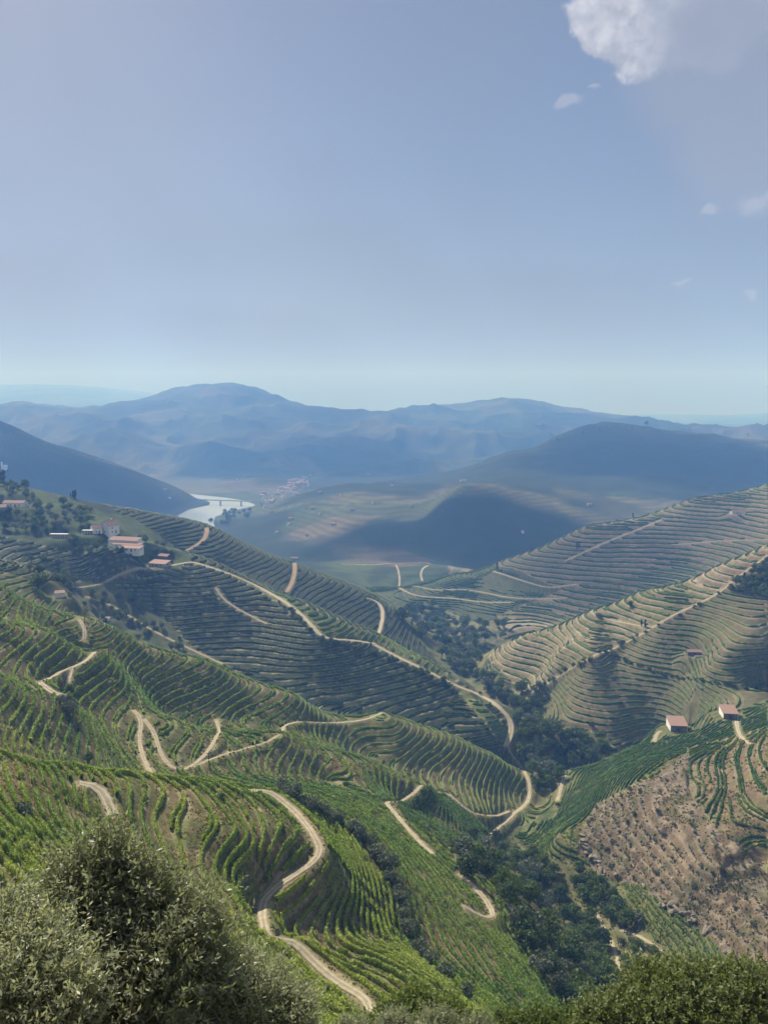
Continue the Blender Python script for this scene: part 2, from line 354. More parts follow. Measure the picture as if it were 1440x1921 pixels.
# ---- roads: traced on the land (px,py in the photograph's pixels), width in metres
ROADS=[ # width, ymin, ymax, colour kind, points
 (2.0,40,230,'tan',[(470,1484),(505,1490),(530,1505),(560,1530),(585,1560),(603,1592),(600,1612),(565,1635),(520,1660),(497,1680),(488,1712),(500,1740),(530,1765),(570,1795),(620,1830),(660,1860),(690,1885),(705,1930)]),
 (2.2,150,400,'tan',[(725,1508),(740,1525),(760,1550),(785,1578),(812,1603)]),
 (2.4,120,300,'tan',[(860,1640),(890,1665),(915,1695),(930,1730),(905,1722),(872,1700)]),
 (2.6,220,400,'tan',[(725,1508),(760,1494),(800,1480),(835,1484),(865,1510),(890,1530),(920,1532),(955,1522)]),
 (3.2,280,480,'pale',[(920,1570),(930,1552),(955,1532),(980,1518),(993,1500),(997,1480),(990,1460),(975,1435),(957,1412),(948,1400)]),
 (4.2,380,620,'pale',[(948,1400),(957,1385),(962,1365),(955,1345),(930,1322),(900,1303),(865,1291),(830,1274),(800,1258),(750,1235),(700,1208)]),
 (4.0,440,640,'pale',[(700,1207),(670,1202),(640,1200),(605,1200),(590,1180),(570,1157),(545,1137),(520,1120),(480,1098),(440,1080),(400,1066),(350,1050),(325,1060)]),
 (4.5,600,790,'red',[(388,990),(395,1005),(375,1022),(345,1035)]),
 (4.5,600,790,'red',[(552,1050),(556,1072),(548,1095),(538,1110)]),
 (4.0,560,790,'pale',[(690,1122),(715,1130),(721,1150),(716,1170),(710,1188)]),
 (2.4,170,330,'tan',[(250,1332),(270,1350),(261,1375),(262,1400),(270,1425),(285,1456)]),
 (2.4,170,330,'tan',[(270,1350),(292,1375),(296,1400),(310,1432),(340,1448),(362,1440),(395,1405),(415,1375),(418,1360),(405,1350)]),
 (2.0,180,330,'tan',[(362,1440),(400,1422),(440,1410),(490,1397),(520,1385),(530,1372)]),
 (2.6,200,330,'pale',[(75,1278),(100,1265),(135,1252),(180,1235),(192,1222)]),
 (2.6,200,330,'pale',[(135,1252),(128,1280)]),
 (3.0,180,300,'pale',[(75,1280),(100,1297),(120,1305)]),
 (2.8,270,420,'pale',[(148,1162),(165,1180),(158,1200)]),
 (2.4,100,190,'pale',[(150,1470),(180,1480),(200,1500),(212,1530)]),
 (3.0,900,1150,'pale',[(925,1072),(980,1090),(1040,1108),(1080,1112)]),
 (3.0,760,1200,'tan',[(742,1098),(755,1112),(790,1120),(850,1122),(905,1130),(960,1130)]),
 (2.5,760,1200,'tan',[(765,1098),(810,1108),(860,1106),(900,1108),(940,1120),(990,1124),(1060,1122)]),
 (3.6,1000,1500,'pale',[(640,1058),(700,1060),(740,1057),(800,1054),(808,1058),(782,1073),(792,1090)]),
 (3.0,950,1400,'tan',[(742,1060),(752,1080),(754,1096),(742,1104)]),
 (2.2,170,400,'pale',[(1118,1712),(1130,1740),(1150,1770),(1162,1825)]),
 (2.0,170,400,'tan',[(1165,1745),(1200,1755),(1240,1785)]),
 (3.5,300,460,'pale',[(1380,1352),(1383,1375),(1390,1392),(1405,1396)]),
 (3.2,300,460,'tan',[(1240,1352),(1230,1370),(1226,1392)]),
 (3.0,300,460,'pale',[(1060,1450),(1052,1475),(1045,1502)]),
 (2.2,400,640,'tan',[(165,1120),(210,1135),(250,1160),(285,1182),(330,1205),(380,1228),(430,1252)]),
 (1.8,420,640,'tan',[(330,1062),(250,1085),(140,1103)]),
 (2.0,430,640,'tan',[(405,1103),(418,1125),(450,1145),(500,1170)]),
 (2.0,420,640,'tan',[(1000,1297),(1050,1265),(1130,1224),(1200,1192),(1260,1155),(1340,1118),(1400,1070),(1440,1042)]),
 (1.6,440,640,'pale',[(1140,1162),(1180,1170),(1215,1176)]),
 (2.4,260,400,'pale',[(530,1372),(522,1362),(560,1354),(620,1356),(680,1352),(708,1345),(716,1337)]),
 (3.5,780,1200,'tan',[(1060,1052),(1130,1020),(1180,1000),(1240,975)]),
 (2.5,780,1200,'pale',[(1260,1022),(1340,1015),(1440,1012)]),
]
RP=[]
for w,y0,y1,kd,pts in ROADS:
    w=w*(.54 if y1<=480 and y1>230 else .74)
    W3=[]
    # densify in the photograph, then put on the land
    for k in range(len(pts)-1):
        nn=max(2,int(math.hypot(pts[k+1][0]-pts[k][0],pts[k+1][1]-pts[k][1])/6))
        for t in np.linspace(0,1,nn,endpoint=False):
            W3.append(cast(pts[k][0]*(1-t)+pts[k+1][0]*t,pts[k][1]*(1-t)+pts[k+1][1]*t,y0,y1)[:2])
    W3.append(cast(*pts[-1],y0,y1)[:2])
    W3=np.array(W3); cuts=[0]+[i+1 for i,dj in enumerate(np.hypot(*np.diff(W3,axis=0).T)) if dj>38]+[len(W3)]
    for a_,b_ in zip(cuts[:-1],cuts[1:]):
        Wq=W3[a_:b_].copy()
        if len(Wq)<4: continue
        for _ in range(10): Wq[1:-1]=.5*Wq[1:-1]+.25*(Wq[:-2]+Wq[2:])
        s=np.r_[0,np.cumsum(np.hypot(*np.diff(Wq,axis=0).T))]
        if s[-1]<6: continue
        ss=np.linspace(0,s[-1],max(4,int(s[-1]/1.5)))
        RP.append((w,kd,np.stack([np.interp(ss,s,Wq[:,0]),np.interp(ss,s,Wq[:,1])],1)))
ROADD=np.full(H0.shape,1e3,np.float32); RZs=np.zeros(H0.shape,np.float32)
for w,kd,W3 in RP:
    zz=sample(H0,W3[:,0],W3[:,1])
    for _ in range(12): zz[1:-1]=.5*zz[1:-1]+.25*(zz[:-2]+zz[2:])
    for k in range(0,len(W3)-1,6):
        seg=W3[k:k+7]; sz=zz[k:k+7]; m=w+6
        x0,y0=seg.min(0)-m; x1,y1=seg.max(0)+m
        i0,i1=np.searchsorted(vk,[math.log(max(y0+O,7)),math.log(y1+O)])
        ua=min(x0/(y0+O),x0/(y1+O)); ub=max(x1/(y0+O),x1/(y1+O))
        j0,j1=int(max(0,(ua+UM)/(2*UM)*(NU-1))),int(min(NU,(ub+UM)/(2*UM)*(NU-1)+2))
        if i1<=i0 or j1<=j0: continue
        sl_=(slice(i0,i1),slice(j0,j1)); X=GX[sl_]; Y=GY[sl_]; best=ROADD[sl_].copy(); zb=RZs[sl_].copy()
        for q in range(len(seg)-1):
            a,b=seg[q]; c,d=seg[q+1]; t=np.clip(((X-a)*(c-a)+(Y-b)*(d-b))/((c-a)**2+(d-b)**2+1e-9),0,1); dd=np.hypot(X-a-t*(c-a),Y-b-t*(d-b))-w/2
            mm_=dd<best; best=np.where(mm_,dd,best); zb=np.where(mm_,sz[q]+(sz[q+1]-sz[q])*t,zb)
        ROADD[sl_]=best; RZs[sl_]=zb
# ---- land use zones: polygon in the photograph, depth range; dz terrace step, st step strength, soil, grass, row kind
def Z(name,poly,y0,y1,dz,stp,ca,cb,rows,dbl=4.5): return dict(name=name,poly=poly,y0=y0,y1=y1,dz=dz,stp=stp,ca=ca,cb=cb,rows=rows,dbl=dbl)
TAN=(.27,.22,.135); DRY=(.215,.19,.105); GRS=(.10,.125,.045); SOIL=(.185,.142,.105); PALE=(.29,.25,.18); DGR=(.055,.075,.03); OLV=(.17,.16,.08); PINK=(.115,.098,.08)
ALL=[(-9e9,-9e9),(9e9,-9e9),(9e9,9e9),(-9e9,9e9)]
ZONES=[
 Z('wood_creek',[(740,1140),(800,1130),(880,1165),(940,1170),(925,1215),(905,1250),(960,1290),(1000,1300),(985,1335),(1030,1365),(1130,1375),(1140,1420),(1070,1440),(1045,1490),(1040,1530),(990,1545),(990,1500),(975,1430),(950,1395),(965,1370),(950,1335),(880,1290),(830,1250),(790,1205)],395,900,3,.0,DGR,OLV,None),
 Z('wood_creek',[(1060,1440),(1050,1500),(1035,1535),(985,1545),(955,1560),(930,1570),(915,1600),(850,1590),(860,1640),(940,1660),(960,1730),(1000,1790),(1040,1860),(1080,1921),(1180,1921),(1170,1830),(1240,1790),(1200,1720),(1150,1650),(1060,1620),(1000,1600),(960,1570),(1000,1540),(1050,1500)],150,400,3,.0,DGR,OLV,None),
 Z('wood_gully',[(90,1090),(200,1090),(260,1120),(330,1180),(360,1215),(420,1250),(470,1270),(440,1285),(380,1262),(300,1215),(230,1190),(160,1165),(110,1130),(80,1100)],350,560,3,.0,(.045,.06,.028),(.12,.12,.06),None),
 Z('garden',[(0,900),(70,905),(140,940),(190,958),(250,970),(330,1030),(360,1045),(330,1075),(240,1052),(180,1045),(90,1025),(0,1005)],520,800,3,.1,(.035,.05,.022),(.075,.10,.035),None),
 Z('bare',[(1095,1545),(1120,1510),(1200,1470),(1290,1415),(1290,1480),(1330,1540),(1440,1640),(1440,1870),(1330,1760),(1200,1660),(1130,1650),(1080,1590)],150,360,2.4,.6,(.225,.18,.13),(.12,.105,.08),'olive'),
 Z('steps',[(1290,1400),(1440,1355),(1440,1650),(1330,1545),(1285,1480)],200,345,3.3,.75,SOIL,(.26,.21,.13),'std',4.0),
 Z('lower_rows',[(1020,1560),(1080,1590),(1130,1650),(1200,1660),(1330,1760),(1440,1870),(1440,1921),(1300,1921),(1160,1680),(1100,1650),(1000,1600)],150,360,1.15,.4,GRS,OLV,'std'),
 Z('saddle',[(940,1560),(1040,1530),(1060,1440),(1200,1395),(1440,1310),(1440,1360),(1290,1410),(1120,1510),(1095,1545),(1030,1570),(960,1600)],230,440,1.2,.35,GRS,OLV,'std'),
 Z('rock_G',[(1350,1060),(1440,1025),(1440,1085),(1380,1100),(1330,1110),(1290,1080)],480,700,4,.7,SOIL,PALE,'std',9),
 Z('G_left',[(905,1225),(1100,1140),(1350,1050),(1440,1020),(1340,1115),(1200,1190),(1130,1222),(1000,1295),(985,1300)],430,700,3.1,.75,(.17,.165,.09),(.30,.255,.18),'std',4.8),
 Z('G_right',[(985,1300),(1000,1295),(1130,1222),(1200,1190),(1340,1115),(1440,1030),(1440,1345),(1000,1420)],395,700,2.5,.8,(.19,.165,.105),(.12,.125,.065),'std',99),
 Z('H_low',[(740,1040),(960,1065),(1050,1105),(900,1170),(740,1160),(680,1110)],720,1060,.9,.0,(.06,.08,.035),(.09,.10,.05),'far',99),
 Z('H',[(840,1060),(1440,880),(1440,1200),(860,1200)],700,1260,4.2,.9,(.25,.215,.145),(.17,.16,.095),'far',7),
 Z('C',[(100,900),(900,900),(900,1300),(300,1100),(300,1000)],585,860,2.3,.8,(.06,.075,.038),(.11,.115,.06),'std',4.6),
 Z('D_lit',[(335,1030),(420,1055),(600,1150),(720,1195),(820,1250),(960,1370),(940,1390),(860,1297),(700,1203),(600,1195),(500,1115),(400,1062)],420,660,1.7,.3,GRS,(.16,.17,.07),'std'),  # sunlight of the strip painted in as brighter greens
 Z('D',ALL,400,640,2.3,.85,(.05,.065,.033),(.085,.095,.048),'std',4.6),  # the slope's shade painted in as dark ground colour
 Z('dense',[(490,1475),(620,1465),(720,1500),(800,1600),(1000,1640),(1100,1921),(860,1921),(800,1830),(750,1700),(690,1590),(600,1530)],130,290,1.5,.3,(.13,.14,.05),TAN,'std'),
 Z('knoll',[(740,1505),(800,1478),(850,1490),(890,1535),(930,1560),(890,1600),(820,1600),(770,1560)],220,330,1.15,.3,(.20,.18,.09),GRS,'std'),
 Z('A',ALL,25,178,1.2,.55,TAN,(.12,.135,.05),'std',4.2),
 Z('B',ALL,178,430,2.0,.82,DRY,(.13,.14,.055),'std',4.6),
 Z('valley',ALL,430,1250,4,0,(.10,.12,.05),(.17,.16,.09),None),
 Z('away',ALL,1250,99999,8,0,(.05,.07,.03),(.16,.15,.08),None),
]
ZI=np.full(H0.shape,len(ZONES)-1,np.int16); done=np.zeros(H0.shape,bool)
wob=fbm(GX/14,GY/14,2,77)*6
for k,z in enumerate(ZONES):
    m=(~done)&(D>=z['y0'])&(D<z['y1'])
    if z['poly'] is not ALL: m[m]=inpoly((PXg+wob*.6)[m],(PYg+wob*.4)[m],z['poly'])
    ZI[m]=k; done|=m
ZI[~done&(D<=30)]=[i for i,z in enumerate(ZONES) if z['name']=='A'][0]
DZ=np.array([z['dz'] for z in ZONES])[ZI]; ST=np.array([z['stp'] for z in ZONES])[ZI]
PHI=H0+fbm(GX/38,GY/38,2,9)*np.interp(D,[50,200,600],[.35,.6,.9])+fbm(GX/15,GY/15,2,19)*.22
PSI=PHI/DZ
fr=PSI-np.floor(PSI)
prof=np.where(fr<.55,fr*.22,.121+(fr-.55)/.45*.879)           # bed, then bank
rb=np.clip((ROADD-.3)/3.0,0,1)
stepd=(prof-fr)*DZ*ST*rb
HT=H0+stepd
HT=np.where(ROADD<3.0,RZs*(1-rb)+HT*rb,HT)
crs=np.clip((D-2)/20,0,1)
HT=HT+crs*(fbm(GX/3.1,GY/3.1,3,55)*np.interp(D,[60,300,900],[.16,.25,.0]))
bare0=1
bare=ZI==[i for i,z in enumerate(ZONES) if z['name']=='bare'][0]
HT=np.where(bare,HT+np.maximum(0,ridged(GX/13,GY/13,88)-.35)*3.4+fbm(GX/2.2,GY/2.2,2,71)*.35,HT)
PADM=np.zeros(H0.shape,bool)
# level pads under the buildings (the ground was cut for them)
for px,py,y0,y1,r in [(207,1000,500,700,9),(181,1000,500,700,6),(236,1024,500,700,17),(112,1009,480,700,8),(166,1002,480,700,6),(303,1060,480,660,11),(30,950,560,800,13),(1268,1366,330,440,8),(1365,1343,330,440,7),(1300,1228,400,560,5),(1380,964,850,1300,10),(552,1050,640,1500,9),(113,1120,360,560,4),(198,1164,360,560,4)]:
    x,y,z=cast(px,py,y0,y1,H0); dd=np.hypot(GX-x,GY-y); k=np.clip((dd-r)/(6+r*.8),0,1); k=k*k*(3-2*k); HT=np.where(dd<r*1.8+6,(z)*(1-k)+HT*k,HT); G_=None
    PADM|=dd<r+1.5
# ---- ground colour: soil, grass and woods, with some shade painted in
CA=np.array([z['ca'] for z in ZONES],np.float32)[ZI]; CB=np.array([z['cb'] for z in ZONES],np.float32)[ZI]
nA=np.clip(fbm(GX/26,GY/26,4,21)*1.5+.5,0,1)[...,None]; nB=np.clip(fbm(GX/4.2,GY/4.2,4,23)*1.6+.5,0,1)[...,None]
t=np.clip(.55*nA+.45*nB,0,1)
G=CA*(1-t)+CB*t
hasr=np.isin(ZI,[i for i,z in enumerate(ZONES) if z['rows']])
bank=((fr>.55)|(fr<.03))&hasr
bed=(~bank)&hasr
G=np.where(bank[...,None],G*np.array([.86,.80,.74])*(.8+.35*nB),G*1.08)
grass=np.clip(nB*1.4-.25,0,1)
Did=[i for i,z in enumerate(ZONES) if z['name']=='D'][0]
nearz=((D<430)&hasr&~bare)[...,None]
G=np.where(((ZI==Did)&bed&(fr<.30))[...,None],np.array([.20,.195,.12])*(.8+.4*nB),G)
G=np.where(bed[...,None]&nearz,G*(1-.55*grass)+np.array([.13,.155,.05])*.55*grass,G)
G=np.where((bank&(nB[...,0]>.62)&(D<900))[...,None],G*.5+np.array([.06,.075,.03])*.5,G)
# faraway patchwork: woods, fields, scrub, and cloud shade painted as wood
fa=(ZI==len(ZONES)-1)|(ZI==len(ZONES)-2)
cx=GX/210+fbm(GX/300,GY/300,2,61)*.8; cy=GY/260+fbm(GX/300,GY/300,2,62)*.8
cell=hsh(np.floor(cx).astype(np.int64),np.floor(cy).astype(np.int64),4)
wood=np.clip((fbm(GX/330,GY/330,4,41)+.12+.45*np.exp(-((GX-700)/620)**2-((GY-2350)/420)**2)+.4*np.exp(-((GX-170)/200)**2-((GY-1480)/110)**2))*5,0,1)  # added bumps darken the blue hill where cloud shade lies
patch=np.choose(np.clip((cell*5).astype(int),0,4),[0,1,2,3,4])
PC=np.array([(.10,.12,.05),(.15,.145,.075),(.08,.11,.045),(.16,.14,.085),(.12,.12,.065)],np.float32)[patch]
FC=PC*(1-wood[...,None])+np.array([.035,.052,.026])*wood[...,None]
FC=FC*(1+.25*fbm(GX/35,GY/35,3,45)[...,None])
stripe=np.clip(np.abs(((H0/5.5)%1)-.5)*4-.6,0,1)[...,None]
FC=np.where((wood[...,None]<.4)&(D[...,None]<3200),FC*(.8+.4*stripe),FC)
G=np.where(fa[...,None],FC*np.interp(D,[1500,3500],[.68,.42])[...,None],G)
RC={'tan':(.43,.37,.28),'pale':(.50,.44,.34),'red':(.33,.20,.15)}
edge=np.clip(1-(ROADD+.1)/.7,0,1)[...,None]
G=G*(1-.7*edge)+np.array([.33,.26,.17])*.7*edge
G=np.clip(G,.01,.9)
mt=bpy.data.materials.new('ground'); mt.use_nodes=True; t_=mt.node_tree; b_=t_.nodes['Principled BSDF']; b_.inputs['Roughness'].default_value=.95; b_.inputs['Specular IOR Level'].default_value=.1
at=N(t_,'ShaderNodeAttribute',attribute_name='Col'); tc=N(t_,'ShaderNodeTexCoord')
cc=at.outputs['Color']
for sc_,am in ((1.6,.38),(.22,.25),(7.,.28)):
    nz=N(t_,'ShaderNodeTexNoise'); nz.inputs['Scale'].default_value=sc_; nz.inputs['Detail'].default_value=7; nz.inputs['Roughness'].default_value=.7; L(t_,tc.outputs['Object'],nz.inputs['Vector'])
    mr=N(t_,'ShaderNodeMapRange'); L(t_,nz.outputs[0],mr.inputs[0]); mr.inputs[1].default_value=.3; mr.inputs[2].default_value=.7; mr.inputs[3].default_value=1-am; mr.inputs[4].default_value=1+am
    cc=mixc(t_,1.0,cc,mr.outputs[0],'MULTIPLY')
    if sc_==1.6: bz=nz
L(t_,cc,b_.inputs['Base Color'])
bn=N(t_,'ShaderNodeBump'); bn.inputs['Strength'].default_value=.5; bn.inputs['Distance'].default_value=.5; L(t_,bz.outputs[0],bn.inputs['Height']); L(t_,bn.outputs[0],b_.inputs['Normal'])
nv,nu=H0.shape
idx=np.arange(nv*nu,dtype=np.int32).reshape(nv,nu)
Fg=np.stack([idx[:-1,:-1],idx[:-1,1:],idx[1:,1:],idx[1:,:-1]],-1).reshape(-1,4)
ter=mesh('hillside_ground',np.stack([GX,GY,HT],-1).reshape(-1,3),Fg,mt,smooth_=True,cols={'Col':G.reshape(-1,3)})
tag(ter,'terraced valley slopes and far hills','ground',kind='structure')
# roads: draped sheets
def road_mesh(name,w,kd,W3,m):
    d=np.gradient(W3,axis=0); d/=np.hypot(d[:,0],d[:,1])[:,None]+1e-9; nrm=np.stack([-d[:,1],d[:,0]],1)
    wj=w*(1+.14*vnoise(np.arange(len(W3))*.22,np.zeros(len(W3)),5)); offs=np.linspace(-.5,.5,9); V=[]
    for o in offs:
        p=W3+nrm*(wj*o)[:,None]; z=sample(HT,p[:,0],p[:,1])+.10+.05*(1-abs(o)*2); V.append(np.c_[p,z])
    V=np.array(V).transpose(1,0,2).reshape(-1,3); n=len(W3); k=np.arange(n*9).reshape(n,9)
    Fq=np.stack([k[:-1,:-1],k[:-1,1:],k[1:,1:],k[1:,:-1]],-1).reshape(-1,4)
    u=np.abs(offs)[None,:]*2; base=np.array(RC[kd]); nz_=vnoise(np.arange(n)[:,None]*.5,offs[None,:]*6,8)
    rut=np.exp(-((u-.5)/.22)**2); gr=np.clip(1-rut*1.1+nz_*.35,0,1)[...,None]*(.75 if w<3.4 else .35)
    C=base*(1-gr)+np.array([.21,.19,.10])*gr; C=C*(1+.12*nz_[...,None])
    o=mesh(name,V,Fq,m,smooth_=True,cols={'Col':C.reshape(-1,3)}); o['kind']='structure'; return o
MR={k:mat('road_'+k,v,.95,noise=.25,bump=.3,scale=.8,spec=.1,attr='Col') for k,v in RC.items()}
for w,kd,W3 in RP: road_mesh('dirt_road',w,kd,W3,MR[kd])

# ---------------------------------------------------------------- river
wm=bpy.data.materials.new('water'); wm.use_nodes=True; t_=wm.node_tree; b_=t_.nodes['Principled BSDF']
b_.inputs['Base Color'].default_value=(.38,.42,.42,1); b_.inputs['Roughness'].default_value=.22; b_.inputs['Specular IOR Level'].default_value=.8  # pale base colour stands in for the bright sky's reflection
tc=N(t_,'ShaderNodeTexCoord'); nz=N(t_,'ShaderNodeTexNoise'); nz.inputs['Scale'].default_value=.12; nz.inputs['Detail'].default_value=5; L(t_,tc.outputs['Object'],nz.inputs['Vector'])
bn=N(t_,'ShaderNodeBump'); bn.inputs['Strength'].default_value=.35; bn.inputs['Distance'].default_value=1.0; L(t_,nz.outputs[0],bn.inputs['Height']); L(t_,bn.outputs[0],b_.inputs['Normal'])
ra=np.array(riv,float); s_=np.r_[0,np.cumsum(np.hypot(*np.diff(ra,axis=0).T))]; ss=np.linspace(0,s_[-1],80)
rp=np.stack([np.interp(ss,s_,ra[:,0]),np.interp(ss,s_,ra[:,1])],1); ww=np.interp(ss,s_,rw)+19
d=np.gradient(rp,axis=0); d/=np.hypot(d[:,0],d[:,1])[:,None]; nr=np.stack([-d[:,1],d[:,0]],1); V=[]
for o in np.linspace(-1,1,9): V.append(np.c_[rp+nr*(ww*o)[:,None],np.full(len(rp),RZ)])
V=np.array(V).transpose(1,0,2).reshape(-1,3); k=np.arange(len(rp)*9).reshape(-1,9)
wo_=mesh('river_water',V,np.stack([k[:-1,:-1],k[:-1,1:],k[1:,1:],k[1:,:-1]],-1).reshape(-1,4),wm); wo_['kind']='structure'

# ---------------------------------------------------------------- vine rows along the contours
leafm=mat('vine_leaves',(0,0,0),.6,noise=.3,scale=3.0,attr='Col',transl=.35,spec=.2)
gi=lambda A:np.gradient(A,axis=0); gj=lambda A:np.gradient(A,axis=1)
Zx=gj(PHI)/gj(GX); Zy=(gi(PHI)-Zx*gi(GX))/gi(GY); SLP=np.hypot(Zx,Zy)+1e-4
SPC=DZ/SLP                                   # horizontal distance between two terraces
rowz=np.array([z['rows'] is not None for z in ZONES])[ZI]
DBL=np.array([z['dbl'] for z in ZONES])[ZI]
IMAX=int(np.searchsorted(vk,math.log(1230+O))); IMIN=int(np.searchsorted(vk,math.log(34+O)))
bareid=[i for i,z in enumerate(ZONES) if z['name']=='bare'][0]
def contours(fo,keep):
    T=PSI-fo; K=np.floor(T).astype(np.int32); sl_=slice(IMIN,IMAX)
    T=T[sl_]; K=K[sl_]; zi=ZI[sl_]; kp=keep[sl_]; X=GX[sl_]; Y=GY[sl_]; ni,nj=T.shape
    he=(K[:,:-1]!=K[:,1:])&(np.abs(K[:,:-1]-K[:,1:])==1); ve=(K[:-1]!=K[1:])&(np.abs(K[:-1]-K[1:])==1)
    hl=np.maximum(K[:,:-1],K[:,1:]); vl=np.maximum(K[:-1],K[1:])
    with np.errstate(all='ignore'):
        th=(hl-T[:,:-1])/(T[:,1:]-T[:,:-1]); tv=(vl-T[:-1])/(T[1:]-T[:-1])
    hX=X[:,:-1]+(X[:,1:]-X[:,:-1])*th; hY=Y[:,:-1]+(Y[:,1:]-Y[:,:-1])*th; vX=X[:-1]+(X[1:]-X[:-1])*tv; vY=Y[:-1]+(Y[1:]-Y[:-1])*tv
    HO=ni*nj
    ids=np.arange(ni*nj).reshape(ni,nj)
    e=[ids[:-1,:-1],ids[1:,:-1],ids[:-1,:-1]+HO,ids[:-1,1:]+HO]
    has=[he[:-1],he[1:],ve[:,:-1],ve[:,1:]]; lv=[hl[:-1],hl[1:],vl[:,:-1],vl[:,1:]]
    same=(zi[:-1,:-1]==zi[1:,:-1])&(zi[:-1,:-1]==zi[:-1,1:])&(zi[:-1,:-1]==zi[1:,1:])&kp[:-1,:-1]&kp[1:,1:]
    cnt=sum(h.astype(int) for h in has)
    cell=(cnt==2)&same; A1=[];B1=[]
    for a in range(4):
        for b in range(a+1,4):
            m=cell&has[a]&has[b]&(lv[a]==lv[b]); A1.append(e[a][m]); B1.append(e[b][m])
    A1=np.concatenate(A1); B1=np.concatenate(B1)
    if len(A1)==0: return []
    uq,inv=np.unique(np.r_[A1,B1],return_inverse=True); n=len(A1); a=inv[:n]; b=inv[n:]
    nb=np.full((len(uq),2),-1,np.int64); 
    for x,y in ((a,b),(b,a)):
        o=np.argsort(x,kind='stable'); xs=x[o]; ys=y[o]; first=np.r_[True,xs[1:]!=xs[:-1]]
        f=nb[xs[first],0]<0; 
        fx,fy=xs[first],ys[first]; emp=nb[fx,0]<0; nb[fx[emp],0]=fy[emp]; nb[fx[~emp],1]=fy[~emp]
        sx,sy=xs[~first],ys[~first]; nb[sx,1]=sy
    isv=uq>=HO; u=np.where(isv,uq-HO,uq); ii=u//nj; jj=u%nj; px=np.empty(len(uq)); py=np.empty(len(uq))
    px[~isv]=hX[ii[~isv],jj[~isv]]; py[~isv]=hY[ii[~isv],jj[~isv]]; px[isv]=vX[ii[isv],jj[isv]]; py[isv]=vY[ii[isv],jj[isv]]
    zz=zi[ii,jj]; seen=np.zeros(len(uq),bool); nbl=nb.tolist(); out=[]
    deg=(nb>=0).sum(1)
    for s in list(np.where(deg==1)[0])+list(range(len(uq))):
        if seen[s]: continue
        ch=[s]; seen[s]=True; cur=s
        while True:
            nx=-1
            for q in nbl[cur]:
                if q>=0 and not seen[q]: nx=q; break
            if nx<0: break
            seen[nx]=True; ch.append(nx); cur=nx
        if len(ch)>3: out.append((np.stack([px[ch],py[ch]],1),int(zz[s])))
    return out
okr=rowz&~PADM&(ROADD>.9)&(ZI!=bareid)&(PXg>-160)&(PXg<1600)&(PYg<2150)
LV=[(.30,okr&(SPC>.8)),(.50,okr&(SPC>DBL)),(.10,okr&(SPC>DBL*1.75)),(.78,okr&(SPC>DBL*2.1))]
LINES=[]
for fo,kp in LV: LINES+=contours(fo,kp)
VIN={'dense':((.11,.20,.035),(.20,.27,.055)),'saddle':((.09,.17,.04),(.15,.22,.055)),'D_lit':((.10,.19,.035),(.18,.26,.05)),'A':((.15,.235,.038),(.28,.33,.06)),'B':((.12,.205,.042),(.23,.29,.066)),'D':((.05,.085,.03),(.08,.115,.035)),'C':((.05,.085,.03),(.08,.115,.035))}  # D_lit brightened as painted sunlight, D darkened as painted shade
CX=np.array([[-.5,0],[-.62,.5],[-.42,1.0],[.0,1.18],[.42,1.0],[.62,.5],[.5,0]])
